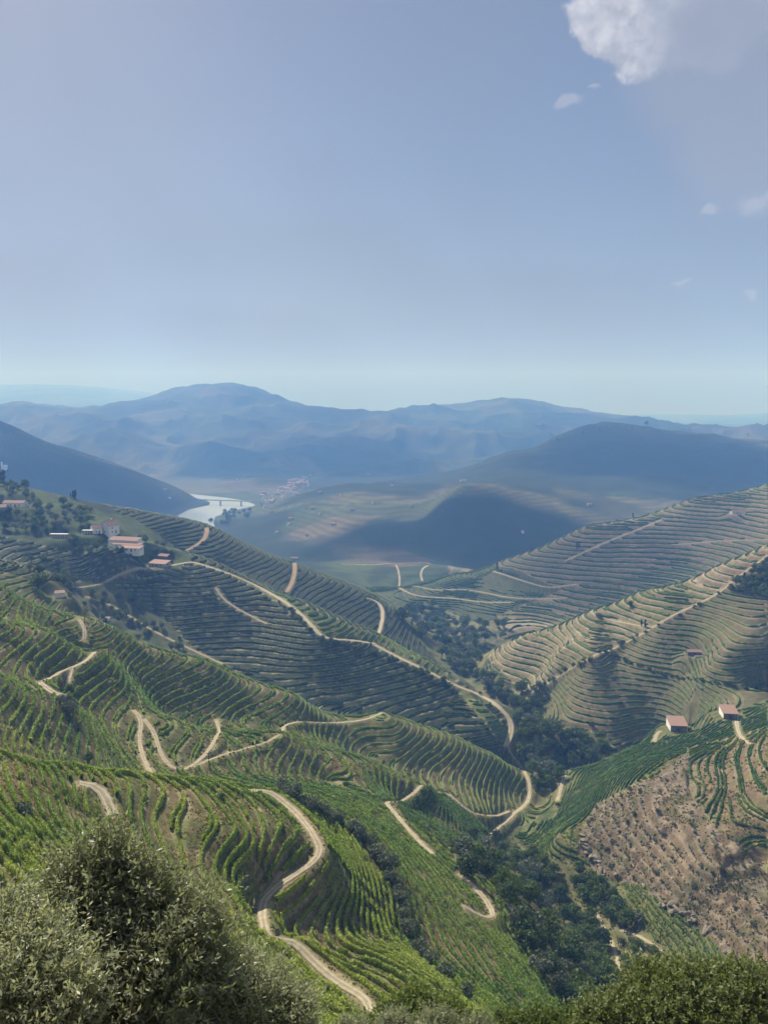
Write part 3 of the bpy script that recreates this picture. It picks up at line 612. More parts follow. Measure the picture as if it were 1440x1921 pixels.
def row_geo(pl,zi,qi):
    s=np.r_[0,np.cumsum(np.hypot(*np.diff(pl,axis=0).T))]
    if s[-1]<4: return None
    Dm=float(np.median(pl[:,1])); step=max(.5,Dm/260)
    ss=np.arange(0,s[-1],step)
    if len(ss)<4: return None
    p=np.stack([np.interp(ss,s,pl[:,0]),np.interp(ss,s,pl[:,1])],1)
    for _ in range(2): p[1:-1]=.5*p[1:-1]+.25*(p[:-2]+p[2:])
    z=sample(HT,p[:,0],p[:,1]); n=len(p)
    d=np.gradient(p,axis=0); d/=np.hypot(d[:,0],d[:,1])[:,None]+1e-9; nr=np.stack([-d[:,1],d[:,0]],1)
    vig=.5+.5*fbm(p[:,0]/5,p[:,1]/5,3,99)*1.8; gap=np.clip((fbm(p[:,0]/2.3,p[:,1]/2.3,2,123)+.42+.3*np.minimum(0,fbm(p[:,0]/28,p[:,1]/28,2,321)+.12))*6,.12,1)
    big=1.0+.35*(Dm>420)+.35*(Dm>750)
    zw={'D':1.5,'C':1.5,'B':1.25,'A':1.0,'G_left':1.3,'G_right':1.4,'H':1.5,'steps':1.2}.get(ZONES[zi]['name'],1.0); w=.44*big*zw*(.75+.5*np.clip(vig,0,1))*gap; h=.92*big*(.75+.5*np.clip(vig,0,1))*(.35+.65*gap)
    V=np.empty((n,7,3)); jit=rng.uniform(-.16,.16,(n,7,2))
    for k,(a,b) in enumerate(CX):
        o=(a+jit[:,k,0])*w; V[:,k,:2]=p+nr*o[:,None]; V[:,k,2]=z-.12+(b*(1+jit[:,k,1]))*h
    idx=np.arange(n*7).reshape(n,7); Fq=np.stack([idx[:-1,:-1],idx[:-1,1:],idx[1:,1:],idx[1:,:-1]],-1).reshape(-1,4)
    ca,cb=VIN.get(ZONES[zi]['name'],((.07,.14,.034),(.14,.20,.048)))
    tone=np.clip(.5+fbm(p[:,0]/30,p[:,1]/30,2,130)+rng.uniform(-.35,.35),0,1)
    cv=np.array(ca)*(1-tone[:,None])+np.array(cb)*tone[:,None]
    C=np.repeat(cv[:,None],7,1)*rng.uniform(.7,1.25,(n,7,1)); V=V.reshape(-1,3); C=C.reshape(-1,3)
    if Dm<330:                                 # leafy sprays on the hedge
        den=np.interp(Dm,[50,100,200,330],[60,40,20,8]); m=int(s[-1]*den); sz=np.interp(Dm,[50,150,330],[.10,.17,.32])
        ki=rng.integers(0,n-1,m); fr_=rng.random(m); ang=rng.uniform(-.25,3.4,m); 
        b=p[ki]*(1-fr_)[:,None]+p[ki+1]*fr_[:,None]; rr=rng.uniform(.8,1.35,m)
        keepm=rng.random(m)<gap[ki]; 
        cx=np.cos(ang)*rr*w[ki]*.62; cz=z[ki]*(1-fr_)+z[ki+1]*fr_+h[ki]*(.5+.58*np.sin(ang)*rr)
        ctr=np.c_[b+nr[ki]*cx[:,None],cz][keepm]; m=len(ctr)
        if m:
            a1=rng.normal(size=(m,3)); a1/=np.linalg.norm(a1,axis=1)[:,None]; a2=np.cross(a1,rng.normal(size=(m,3))); a2/=np.linalg.norm(a2,axis=1)[:,None]
            q=sz*rng.uniform(.6,1.4,(m,1)); V2=np.stack([ctr-a1*q,ctr-a2*q*.7,ctr+a1*q,ctr+a2*q*.7],1).reshape(-1,3)
            C2=np.repeat(cv[ki][keepm]*rng.uniform(.65,1.5,(m,1)),4,axis=0)
            F2=np.arange(m*4).reshape(m,4)+len(V); V=np.r_[V,V2]; C=np.r_[C,C2]; Fq=np.r_[Fq,F2]
    xx,yy=proj(p[:,0],p[:,1],z); vis=(xx>0)&(xx<1440)&(yy>0)&(yy<1921)
    # is it in sight?
    k2=np.where(vis)[0][::max(1,int(vis.sum()/8))] if vis.any() else []
    sc=0
    for k in k2:
        t=np.linspace(.25,.985,40); g=sample(HT,p[k,0]*t,p[k,1]*t); sc+=bool(np.all(g<(z[k]+1.2)*t+.1))
    sc=sc/max(1,len(k2))*s[-1]*vis.mean()/Dm**1.5 if len(k2) else 0
    return V,Fq,C,sc,zi,p[n//2]
ROWS=[r for r in (row_geo(pl,zi,q) for q,(pl,zi) in enumerate(LINES)) if r]
ROWS.sort(key=lambda r:-r[3])
ZL={'H_low':('vine row in the smooth green field at the foot of the distant hill','vine rows of the smooth green fields'),
 'A':('leafy vine row on the foreground hillside','vine rows of the foreground hillside'),
 'B':('vine row curving round the middle terraced spur','vine rows of the terraced middle spur'),
 'dense':('vine row in the close-set rows above the creek','close-set vine rows above the creek'),
 'knoll':('short vine row on the pale knoll inside the hairpin track','vine rows of the pale knoll'),
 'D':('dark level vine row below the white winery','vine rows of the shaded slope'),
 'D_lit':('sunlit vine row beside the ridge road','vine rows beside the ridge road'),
 'C':('vine row on the farther left ridge','vine rows of the farther left ridge'),
 'G_left':('vine row on the pale flank of the right hill','vine rows of the pale right-hand flank'),
 'rock_G':('vine row on the rocky crest of the right-hand hill','vine rows of the rocky crest'),
 'G_right':('vine row on the dull slope above the sheds','vine rows above the sheds'),
 'H':('distant vine row on the hillside under the right skyline','vine rows of the distant right hillside'),
 'steps':('broad vine row on the brown right-edge terraces','vine rows of the brown right-edge terraces'),
 'lower_rows':('straight vine row below the bare rocky slope','vine rows below the bare slope'),
 'saddle':('vine row on the green saddle below the sheds','vine rows of the green saddle')}
NIND=290
ONES=['','first','second','third','fourth','fifth','sixth','seventh','eighth','ninth','tenth','eleventh','twelfth','thirteenth','fourteenth','fifteenth','sixteenth','seventeenth','eighteenth','nineteenth']
def ordw(n):
    if n==1: return ''
    if n<20: return ONES[n]+' '
    T=['','','twent','thirt','fort','fift','sixt','sevent','eight','ninet'][n//10]
    return (T+'ieth ' if n%10==0 else T+'y-'+ONES[n%10]+' ')
ordr={}
for z_ in range(len(ZONES)):
    ids_=[k for k,r in enumerate(ROWS[:NIND]) if r[4]==z_ and r[3]>0]; ids_.sort(key=lambda k:-float(ROWS[k][0][:,2].mean()))
    for n_r,k in enumerate(ids_): ordr[k]=n_r+1
for k_,(V,Fq,C,sc,zi,_) in enumerate(ROWS[:NIND]):
    if sc<=0: continue
    c0=V[:,:].mean(0); o=mesh('vine_row',V-c0,Fq,leafm,smooth_=False,cols={'Col':C},loc=c0)
    l,g=ZL[ZONES[zi]['name']]; tag(o,l+', '+ordw(ordr[k_])+'highest of its group','vine row',g)
rest=[r for k,r in enumerate(ROWS) if k>=NIND or r[3]<=0]
if rest:
    off=0; VV=[];FF=[];CC=[]
    for V,Fq,C,*_ in rest: VV.append(V); FF.append(Fq+off); CC.append(C); off+=len(V)
    o=mesh('vineyard_rows',np.concatenate(VV),np.concatenate(FF),leafm,cols={'Col':np.concatenate(CC)})
    tag(o,'the many smaller vine rows following the contours of the valley slopes','vineyard',kind='stuff')
print('rows',len(ROWS),'lines',len(LINES),'verts',sum(len(r[0]) for r in ROWS),'visible',sum(r[3]>0 for r in ROWS))

# ---------------------------------------------------------------- trees and shrubs
def leafmat(name,a,b,tr=.3,rough=.55,spec=.25,tm=(1.2,1.3,.6)):
    m=bpy.data.materials.new(name); m.use_nodes=True; t=m.node_tree; p=t.nodes['Principled BSDF']; p.inputs['Roughness'].default_value=rough; p.inputs['Specular IOR Level'].default_value=spec
    at=N(t,'ShaderNodeAttribute',attribute_name='Col'); oi=N(t,'ShaderNodeObjectInfo')
    s=N(t,'ShaderNodeSeparateColor'); L(t,at.outputs['Color'],s.inputs[0])
    f=mathn(t,'MULTIPLY_ADD',oi.outputs['Random'],.6,mathn(t,'MULTIPLY',s.outputs[0],.5),clamp=True)
    c=mixc(t,f,tuple(a),tuple(b)); L(t,c,p.inputs['Base Color'])
    tr_=N(t,'ShaderNodeBsdfTranslucent'); L(t,mixc(t,1.0,c,tm,'MULTIPLY'),tr_.inputs[0]); ms_=N(t,'ShaderNodeMixShader'); ms_.inputs[0].default_value=tr
    L(t,p.outputs[0],ms_.inputs[1]); L(t,tr_.outputs[0],ms_.inputs[2]); L(t,ms_.outputs[0],t.nodes['Material Output'].inputs[0])
    return m
bark=mat('bark',(.11,.085,.06),.9,noise=.35,bump=.4,scale=4)
LM={'oak':leafmat('oak_leaves',(.026,.05,.02),(.12,.17,.055),.42),'olive':leafmat('olive_leaves',(.075,.095,.065),(.15,.17,.12),.15),
    'green':leafmat('broad_leaves',(.06,.105,.02),(.12,.17,.035),.4),'cypress':leafmat('cypress_leaves',(.012,.022,.012),(.03,.045,.02),.1)}
def tube(pts,rad,k=6):
    V=[];Fq=[]
    for i,(p,r) in enumerate(zip(pts,rad)):
        p=np.array(p); d=np.array(pts[min(i+1,len(pts)-1)])-np.array(pts[max(i-1,0)]); d=d/(np.linalg.norm(d)+1e-9)
        u=np.cross(d,[.3,.9,.1]); u/=np.linalg.norm(u); w=np.cross(d,u)
        for a in range(k): V.append(p+(u*math.cos(2*math.pi*a/k)+w*math.sin(2*math.pi*a/k))*r)
    for i in range(len(pts)-1):
        for a in range(k): Fq.append((i*k+a,i*k+(a+1)%k,(i+1)*k+(a+1)%k,(i+1)*k+a))
    return np.array(V),np.array(Fq)
def merge(l):
    VV=[];FF=[];o=0
    for V,Fq in l: VV.append(V);FF.append(Fq+o);o+=len(V)
    return np.concatenate(VV),np.concatenate(FF)
def crown(seed,shape,nb,nl,ls,r0=.3):
    """leaf clumps (small faces) spread through the crown's volume; unit tree of height 1"""
    g=np.random.default_rng(seed); V=[];C=[]
    cs=[]
    for _ in range(nb):
        for _ in range(40):
            a=g.uniform(-1,1,3)
            if (a**2).sum()<1: break
        c=shape(a,g); cs.append(c); r=r0*g.uniform(.55,1.25)
        n=int(nl*(r/r0)**2); d=g.normal(size=(n,3)); d/=np.linalg.norm(d,axis=1)[:,None]; rad=r*g.uniform(.55,1.12,(n,1))**.6
        p=c+d*rad*np.array([1,1,.8])
        nrm=d+g.normal(size=(n,3))*.55; nrm/=np.linalg.norm(nrm,axis=1)[:,None]
        a1=np.cross(nrm,g.normal(size=(n,3))); a1/=np.linalg.norm(a1,axis=1)[:,None]; a2=np.cross(nrm,a1)
        q=ls*g.uniform(.5,1.5,(n,1)); V.append(np.stack([p-a1*q,p-a2*q*.8+nrm*q*.2,p+a1*q,p+a2*q*.8-nrm*q*.2],1).reshape(-1,3))
        C.append(np.repeat(np.clip(g.uniform(0,1)*.5+g.uniform(0,.6,n),0,1),4))
    V=np.concatenate(V); C=np.concatenate(C); m=len(V)//4
    return V,np.arange(m*4).reshape(m,4),np.repeat(C[:,None],3,1),cs
TREES={}
def proto(kind,seed,lm,shape,nb,nl,ls,r0,trunk=True,name=None,group=None):
    V,Fq,C,cs=crown(seed,shape,nb,nl,ls,r0)
    root=empty(name,(0,0,-9000)); cr=mesh('crown',V,Fq,LM[lm],root,cols={'Col':C})
    g=np.random.default_rng(seed+50); parts=[tube([(0,0,-.12),(.01,.0,.1),(.02,.01,.3),(.0,.0,.5)],[.045,.036,.028,.014])]
    for c in cs[:6]: parts.append(tube([(0.01,0,.12+g.uniform(0,.15)),tuple(np.array(c)*.5+np.array([0,0,.12])),tuple(c)],[.02,.012,.004],5))
    V2,F2=merge(parts); tk=mesh('trunk',V2,F2,bark,root)
    kids(root,cr,tk); kids(cr); kids(tk); TREES.setdefault(kind,[]).append([root,False]); return root
ell=lambda rx,z0,rz:(lambda a,g:np.array([a[0]*rx,a[1]*rx,z0+a[2]*rz]))
for s in range(5): proto('oak',s,'oak',ell(.36,.58,.26),15,75,.040,.20,name='round_tree')
for s in range(4): proto('olive',10+s,'olive',ell(.40,.55,.24),13,80,.036,.20,name='olive_tree')
for s in range(3): proto('green',20+s,'green',ell(.36,.55,.27),14,80,.040,.20,name='leafy_tree')
for s in range(4): proto('shrub',30+s,'oak',ell(.45,.42,.25),9,70,.055,.25,name='shrub')
for s in range(3): proto('oshrub',40+s,'olive',ell(.5,.42,.25),9,80,.05,.26,name='olive_shrub')
for s in range(3): proto('sapling',60+s,'olive',ell(.30,.62,.22),6,36,.065,.15,name='olive_sapling')
def cyp(a,g): z=(a[2]+1)/2; r=.085*(1-z)**.6+.01; return np.array([a[0]*r,a[1]*r,.08+z*.86])
for s in range(2): proto('cypress',70+s,'cypress',cyp,26,40,.022,.060,name='cypress')
PLACED=[]
def place(kind,x,y,z,h,label,group,sxy=1.0):
    p=random.choice(TREES[kind]); 
    if not p[1]: r=p[0]; p[1]=True
    else: r=copy_tree(p[0])
    r.location=(x,y,z-.03*h); r.rotation_euler=(0,0,random.uniform(0,6.28)); r.scale=(h*sxy,h*sxy,h)
    tag(r,label,'cypress' if kind=='cypress' else 'shrub' if 'shrub' in kind else 'tree',group); PLACED.append((x,y,h)); return r
def near_any(x,y,d):
    return any(abs(a-x)<d*(b_/6 if 0 else 1) and math.hypot(a-x,b-y)<d for a,b,b_ in PLACED)
def fill(poly,n,y0,y1,h0,h1,mix,labels,group,gap=.55,tries=12):
    xs=[p[0] for p in poly]; ys=[p[1] for p in poly]; k=0; t=0
    while k<n and t<n*tries:
        t+=1; px=random.uniform(min(xs),max(xs)); py=random.uniform(min(ys),max(ys))
        if not inpoly(np.array([px]),np.array([py]),poly)[0]: continue
        x,y,z=cast(px,py,y0,y1)
        if abs(float(sample(ROADD.astype(float),x,y)[0]))<1.2: continue
        h=random.uniform(h0,h1)
        if near_any(x,y,h*gap): continue
        kd=random.choices(list(mix),list(mix.values()))[0]
        tt=(py-min(ys))/(max(ys)-min(ys)); place(kd,x,y,z,h if 'shrub' not in kd else h*.6,labels[kd]+(', far end' if tt<.33 else ', middle part' if tt<.67 else ', near end'),group); k+=1
    return k
for z in ZONES:
    pass
# wooded valley bottom
WL={'oak':'dark green round tree in the wooded valley bottom','green':'lighter green leafy tree in the wooded valley bottom','olive':'grey green tree in the wooded valley bottom','shrub':'low dark shrub in the wooded valley bottom'}
n=fill([(735,1150),(770,1135),(800,1130),(850,1165),(905,1175),(945,1175),(925,1215),(905,1240),(900,1262),(930,1290),(985,1300),(1000,1325),(1000,1340),(960,1330),(900,1290),(830,1250),(790,1200)],105,500,930,9,14,{'oak':6,'green':1,'olive':2,'shrub':1},WL,'trees of the wooded valley bottom',.42)
WL2={k:v.replace('wooded valley bottom','creek woods right of the curving pale road') for k,v in WL.items()}
n+=fill([(965,1345),(1000,1335),(1030,1365),(1060,1380),(1130,1385),(1140,1420),(1075,1440),(1050,1490),(1035,1535),(1005,1535),(1005,1490),(980,1440),(955,1405),(970,1370)],75,380,520,6.5,11,{'oak':6,'green':1.2,'olive':1.5,'shrub':1},WL2,'trees of the creek woods by the pale road',.5)
WL3={k:v.replace('wooded valley bottom','gully woods of the lower right') for k,v in WL.items()}
n+=fill([(850,1590),(870,1570),(930,1580),(970,1610),(1030,1620),(1110,1650),(1150,1680),(1200,1720),(1215,1760),(1165,1745),(1130,1720),(1115,1715),(1130,1790),(1150,1850),(1140,1921),(1090,1921),(1060,1880),(1010,1830),(960,1750),(945,1680),(860,1640)],120,150,400,4.8,8.6,{'oak':5,'green':1.6,'olive':3,'shrub':1.4},WL3,'trees of the gully woods',.38)
n+=fill([(1160,1770),(1200,1770),(1240,1800),(1200,1830),(1165,1820)],8,150,300,3,4.5,{'oak':2,'green':2,'olive':2,'shrub':0},WL3,'trees of the gully woods',.5)
GL={'oak':'dark tree in the scrubby gully below the white winery','green':'bright green tree in the scrubby gully below the white winery','olive':'grey green tree in the scrubby gully below the white winery','shrub':'dark shrub in the scrubby gully below the white winery','oshrub':'grey shrub in the scrubby gully below the white winery'}
n+=fill([(30,1040),(90,1040),(130,1070),(170,1110),(250,1120),(320,1180),(360,1215),(420,1245),(470,1262),(440,1275),(370,1255),(300,1215),(230,1185),(170,1155),(120,1120),(60,1075)],60,340,560,4,7.5,{'oak':5,'green':1,'olive':2,'shrub':4,'oshrub':2},GL,'trees of the gully below the winery',.6)
QL={k:v.replace('in the scrubby gully below the white winery','on the garden slope round the white winery') for k,v in GL.items()}
n+=fill([(0,905),(60,912),(80,935),(150,955),(190,965),(180,975),(170,1000),(90,1005),(0,1000)],60,520,760,5,9,{'oak':5,'green':2,'olive':2,'shrub':4,'oshrub':2},QL,'trees round the winery',.6)
n+=fill([(240,1000),(300,1020),(335,1040),(330,1050),(285,1045),(290,1030)],12,520,760,4,7,{'oak':3,'olive':2,'shrub':2},QL,'trees round the winery',.6)
n+=fill([(90,1010),(190,1010),(220,1040),(150,1040)],12,520,760,4,7,{'oak':3,'shrub':2},QL,'trees round the winery',.6)
n+=fill([(150,1015),(200,1028),(300,1040),(285,1052),(200,1045),(150,1035)],16,480,700,3.5,6,{'oak':4,'shrub':2,'green':1},QL,'trees round the winery',.5)
RL={'oak':'dark round tree in the grove on the upper right hillside','shrub':'dark shrub in the grove on the upper right hillside'}
n+=fill([(1370,1095),(1440,1058),(1440,1125),(1400,1118),(1365,1110)],38,440,680,5,8,{'oak':5,'shrub':1},RL,'trees of the upper right grove',.55)
# hedge lines: (start..end), count, height, kind, label, group
def line(pts,n,h0,h1,kd,label,group,y0,y1,j=3,mixk=None):
    s=[0]
    for a,b in zip(pts[:-1],pts[1:]): s.append(s[-1]+math.hypot(b[0]-a[0],b[1]-a[1]))
    for k in range(n):
        lb_=label+', '+(ordw(k+1) or 'first ').strip()+' from the upper end'
        t=(k+random.uniform(.1,.9))/n*s[-1]; px=np.interp(t,s,[p[0] for p in pts])+random.uniform(-j,j); py=np.interp(t,s,[p[1] for p in pts])+random.uniform(-j,j)
        x,y,z=cast(px,py,y0,y1); place(random.choice(mixk) if mixk else kd,x,y,z,random.uniform(h0,h1),lb_,group)
line([(525,1492),(560,1510),(620,1540),(660,1565),(690,1592),(715,1625),(735,1650)],17,3.4,5.2,'olive','grey green olive in the line beside the dense rows','olive line between the near vineyards',120,260,5)
line([(735,1650),(745,1690),(760,1740),(790,1800)],11,2.6,4.2,'olive','grey olive below the olive line','olives at the end of the tree line',110,240,7)
line([(1000,1300),(1050,1265),(1130,1224),(1200,1192)],17,2.6,4.6,'shrub','dark shrub along the track that climbs the right-hand hill','shrubs along the climbing track',400,640,3)
line([(1130,1224),(1190,1248),(1260,1272),(1340,1282),(1440,1300)],30,2.4,4.2,'shrub','dark bush in the curving hedge across the right-hand hill','bushes of the curving hedge',380,560,2)
line([(1200,1192),(1330,1125),(1380,1090)],7,2.2,3.6,'shrub','small bush beside the upper climbing track','bushes by the upper track',400,640,3)
line([(520,1128),(560,1160),(600,1205),(640,1215),(680,1225),(730,1240),(790,1262),(850,1290)],34,3,5.5,'oak','dark tree on the lower side of the pale ridge road','trees along the ridge road',420,620,5,['oak','shrub','oak','olive'])
line([(900,1300),(950,1320)],4,2.5,4,'shrub','dark shrub at the edge of the ridge road bend','shrubs at the ridge road bend',420,560,4)
line([(120,1320),(130,1345)],4,3.5,5,'olive','grey tree below the farm track junction','bushy trees below the track junction',170,280,6)
for px,py,y0,y1,h,kd,lb in [
 (72,1110,380,560,11,'oak','large dark round tree left of the small white hut'),
 (120,1090,380,560,9,'oak','dark round tree beside the gully, above the small white hut'),
 (168,1432,120,240,3.2,'oak','single dark bush on the rim behind the foreground rows'),
 (222,1446,120,240,1.6,'shrub','tiny dark shrub on the rim behind the foreground rows'),
 (132,1300,180,280,3.2,'oak','dark bush beside the farm track junction'),
 (808,1815,110,220,3.6,'olive','grey green tree standing highest in the small group at bottom centre'),
 (836,1838,110,220,4.2,'olive','largest grey green tree in the small group at bottom centre'),
 (872,1872,90,220,3.4,'oshrub','rounded grey shrub below the small group at bottom centre'),
 (1122,1158,500,700,4.5,'shrub','dark shrub on the crest path of the right-hand hill'),
 (1181,1138,500,700,6.0,'oak','dark tree standing alone on the crest of the right-hand hill'),
 (1010,1300,440,640,9,'oak','large dark tree where the climbing track meets the valley'),
 (1110,1365,380,520,4.5,'oak','dark round bush left of the bare patch by the saddle'),
 (1135,1412,380,520,5.5,'oak','dark tree at the left end of the sheds spur'),
 (48,915,560,800,9,'oak','pointed dark tree on the skyline at the far left'),
 (1211,799,1800,4000,20,'oak','lone tree standing on the summit of the blue hill'),
 (418,1500,120,200,1.8,'shrub','low dark shrub on the bank above the near road'),
 (45,1530,60,130,2.6,'oshrub','grey bush among the foreground vines at the far left'),
 (1045,1515,300,420,3.2,'oak','small dark tree beside the pale strip of track'),
 ]:
    x,y,z=cast(px,py,y0,y1); place(kd,x,y,z,h,lb,None)
CG='cypresses on the slopes'
for px,py,y0,y1,h,lb in [
 (1186,972,900,1300,9,'lone cypress on the distant right skyline'),(1202,1175,480,640,6,'left cypress of the pair at the end of the crest path'),(1209,1177,480,640,7,'right cypress of the pair at the end of the crest path'),
 (1081,1030,850,1200,10,'left cypress of the pair beside the distant terrace road'),(1085,1029,850,1200,9,'right cypress of the pair beside the distant terrace road'),
 (932,1070,900,1150,12,'tall cypress at the bend of the distant pale road'),(940,1073,900,1150,5,'small cypress right of the tall one at the distant pale road'),
 (1395,1090,480,640,8,'thin cypress at the left edge of the upper right grove'),
 (2,905,600,820,12,'leftmost cypress on the left skyline'),(8,904,600,820,14,'tallest cypress on the left skyline'),
 (133,934,640,780,5,'small cypress left of the dark clump on the left ridge'),(138,936,640,780,9,'left cypress in the dark clump on the left ridge'),(142,937,640,780,10,'tallest cypress in the dark clump on the left ridge'),
 (772,1175,600,760,7,'cypress at the tip of the farther left ridge'),
 ]:
    x,y,z=cast(px,py,y0,y1); place('cypress',x,y,z,h,lb,None,1.3)
for k in range(7):
    x,y,z=cast(946+k*4.2,1075+k*1.2,900,1150); place('cypress',x,y,z,4.2,'small cypress in the short row along the distant pale road','small cypresses along the distant road',1.8)
for k in range(13):
    x,y,z=cast(900+k*26+random.uniform(-8,8),1060-k*13-random.uniform(0,3),900,1300); place('shrub',x,y,z,random.uniform(2,4),'small bush on the distant right skyline','bushes on the distant right skyline')
for k in range(18):
    px=1045+k*24+random.uniform(-9,9); x,y,z=cast(px,float(np.interp(px,[1000,1060,1130,1260,1440],[840,815,800,797,815]))+6,1800,4500); place('oak',x,y,z,random.uniform(7,14),'small tree on the skyline of the blue hill','trees on the skyline of the blue hill')
# riverside spit and hill-foot trees
n+=fill([(388,985),(398,972),(425,955),(445,962),(475,958),(480,968),(430,985)],26,1500,2200,9,14,{'oak':3,'green':0},{'oak':'dark tree on the wooded spit by the river','green':''},'trees on the river spit',.5)
# small olives of the bare slope: rows along the contours
bp=[z for z in ZONES if z['name']=='bare'][0]['poly']; cnt=0
for pl,zi in contours(.35,(ZI==bareid)&(PXg<1480)&(PYg<1950)):
    s=np.r_[0,np.cumsum(np.hypot(*np.diff(pl,axis=0).T))]; t=random.uniform(0,2)
    while t<s[-1] and cnt<280:
        x=float(np.interp(t,s,pl[:,0]))+random.uniform(-.5,.5); y=float(np.interp(t,s,pl[:,1]))+random.uniform(-.5,.5); t+=random.uniform(2.6,4.6)
        if random.random()<.14: continue
        z=float(sample(HT,x,y)[0]); place('sapling' if random.random()<.8 else 'oshrub',x,y,z,random.choice([1.3,1.6,1.9,2.3]),'small sparse olive on the bare brown rocky slope at lower right','small olives of the bare rocky slope'); cnt+=1
for k in list(TREES):
    for r,used in TREES[k]:
        if not used:
            for c in KIDS[r.name]: bpy.data.objects.remove(c)
            bpy.data.objects.remove(r)
print('trees',n,'placed',len(PLACED),'olives',cnt)
# rocks on the bare slope
rockm=mat('schist',(.215,.185,.15),.9,noise=.45,bump=.6,scale=1.3)
RKP=[]
for s in range(5):
    g=np.random.default_rng(200+s); import bmesh
    bm=bmesh.new(); bmesh.ops.create_icosphere(bm,subdivisions=2,radius=1)
    V=np.array([v.co[:] for v in bm.verts]); Fr=np.array([[v.index for v in f.verts] for f in bm.faces]); bm.free()
    dirs=g.normal(size=(9,3)); dirs/=np.linalg.norm(dirs,axis=1)[:,None]
    for dd in dirs:
        h=V@dd; c=g.uniform(.35,.7); V=V-np.maximum(h-c,0)[:,None]*dd
    V=V*np.array([1.2,.7,.8])+g.normal(size=V.shape)*.03; RKP.append((V,Fr))
first={}
def rock(x,y,r,label,group):
    k=random.randrange(5)
    if k not in first: o=mesh('rock',*RKP[k],rockm); first[k]=o
    else: o=first[k].copy(); COL.objects.link(o)
    o.location=(x,y,float(sample(HT,x,y)[0])+r*.15); o.rotation_euler=(random.uniform(-.4,.4),random.uniform(-.4,.4),random.uniform(0,6.28)); o.scale=(r,r,r*random.uniform(.6,1.1)); tag(o,label,'rock',group)
for k in range(120):
    while 1:
        px,py=random.uniform(1080,1440),random.uniform(1440,1860)
        if inpoly(np.array([px]),np.array([py]),bp)[0]: break
    x,y,z=cast(px,py,150,360); rock(x,y,random.uniform(.25,.9),'pale schist rock lying between the small olives of the bare slope','rocks on the bare slope')
for k in range(46):
    t=random.random(); px=float(np.interp(t,[0,.3,.6,1],[1090,1130,1290,1425]))+random.uniform(-9,9); py=float(np.interp(t,[0,.3,.6,1],[1580,1640,1722,1850]))+random.uniform(-14,6)
    x,y,z=cast(px,py,150,360); rock(x,y,random.uniform(.9,2.0),'angular schist outcrop along the lower edge of the bare slope','schist outcrops below the bare slope')

# weeds and dry grass tufts between the rows
gw=np.random.default_rng(5); nW=150000; uw=gw.uniform(-.52,.56,nW); yw=np.exp(gw.uniform(math.log(75),math.log(330),nW)); xw=uw*yw*1.05
okw=(sample(ROADD.astype(float),xw,yw)>.15)&(fbm(xw/6,yw/6,3,301)+gw.uniform(-.45,.35,nW)>-.05); xw,yw=xw[okw],yw[okw]; zw=sample(HT,xw,yw); nW=len(xw)
sz=yw*.0016*gw.uniform(.5,1.4,nW); ang=gw.uniform(0,3.14,nW); dx=np.cos(ang)*sz; dy=np.sin(ang)*sz; lx=gw.normal(size=nW)*sz*.4; ly=gw.normal(size=nW)*sz*.4; hh=sz*gw.uniform(.6,1.5,nW)
Vw=np.stack([np.c_[xw-dx,yw-dy,zw-.05],np.c_[xw+dx,yw+dy,zw-.05],np.c_[xw+dx*.7+lx,yw+dy*.7+ly,zw+hh],np.c_[xw-dx*.7+lx,yw-dy*.7+ly,zw+hh*.8]],1).reshape(-1,3)
tw_=np.clip(fbm(xw/9,yw/9,3,302)+.5+gw.uniform(-.3,.3,nW),0,1)[:,None]; Cw=np.array([.24,.205,.11])*(1-tw_)+np.array([.09,.14,.035])*tw_; Cw=Cw*gw.uniform(.6,1.2,(nW,1))
o=mesh('weeds_and_dry_grass',Vw,np.arange(nW*4).reshape(nW,4),leafm,cols={'Col':np.repeat(Cw,4,axis=0)}); tag(o,'green weeds and dry grass tufts on the near vineyard banks','grass',kind='stuff')

# ---------------------------------------------------------------- buildings
white=mat('whitewash',(.78,.76,.72),.85,noise=.08,scale=.5); cream=mat('grey_render',(.42,.38,.33),.9,noise=.15,scale=.5)
tile=mat('roof_tiles',(.33,.18,.13),.85,noise=.25,scale=2.5,bump=.3); tileold=mat('old_roof_tiles',(.27,.18,.15),.9,noise=.3,scale=2.0,bump=.3)
pinkt=mat('pinkish_clay_tiles',(.31,.20,.16),.85,noise=.2,scale=2.0,bump=.3); dark=mat('dark_opening',(.03,.03,.035),.5); wood=mat('dark_wood',(.09,.06,.04),.8)  # pinkt: pinkish clay tile colour
slate=mat('slate_wall',(.13,.12,.12),.9,noise=.3,scale=1.5); metal=mat('white_sheet',(.8,.8,.8),.4); conc=mat('concrete',(.45,.44,.42),.8,noise=.1)
MATS=dict(white=white,cream=cream,tile=tile,tileold=tileold,pinkt=pinkt,slate=slate)
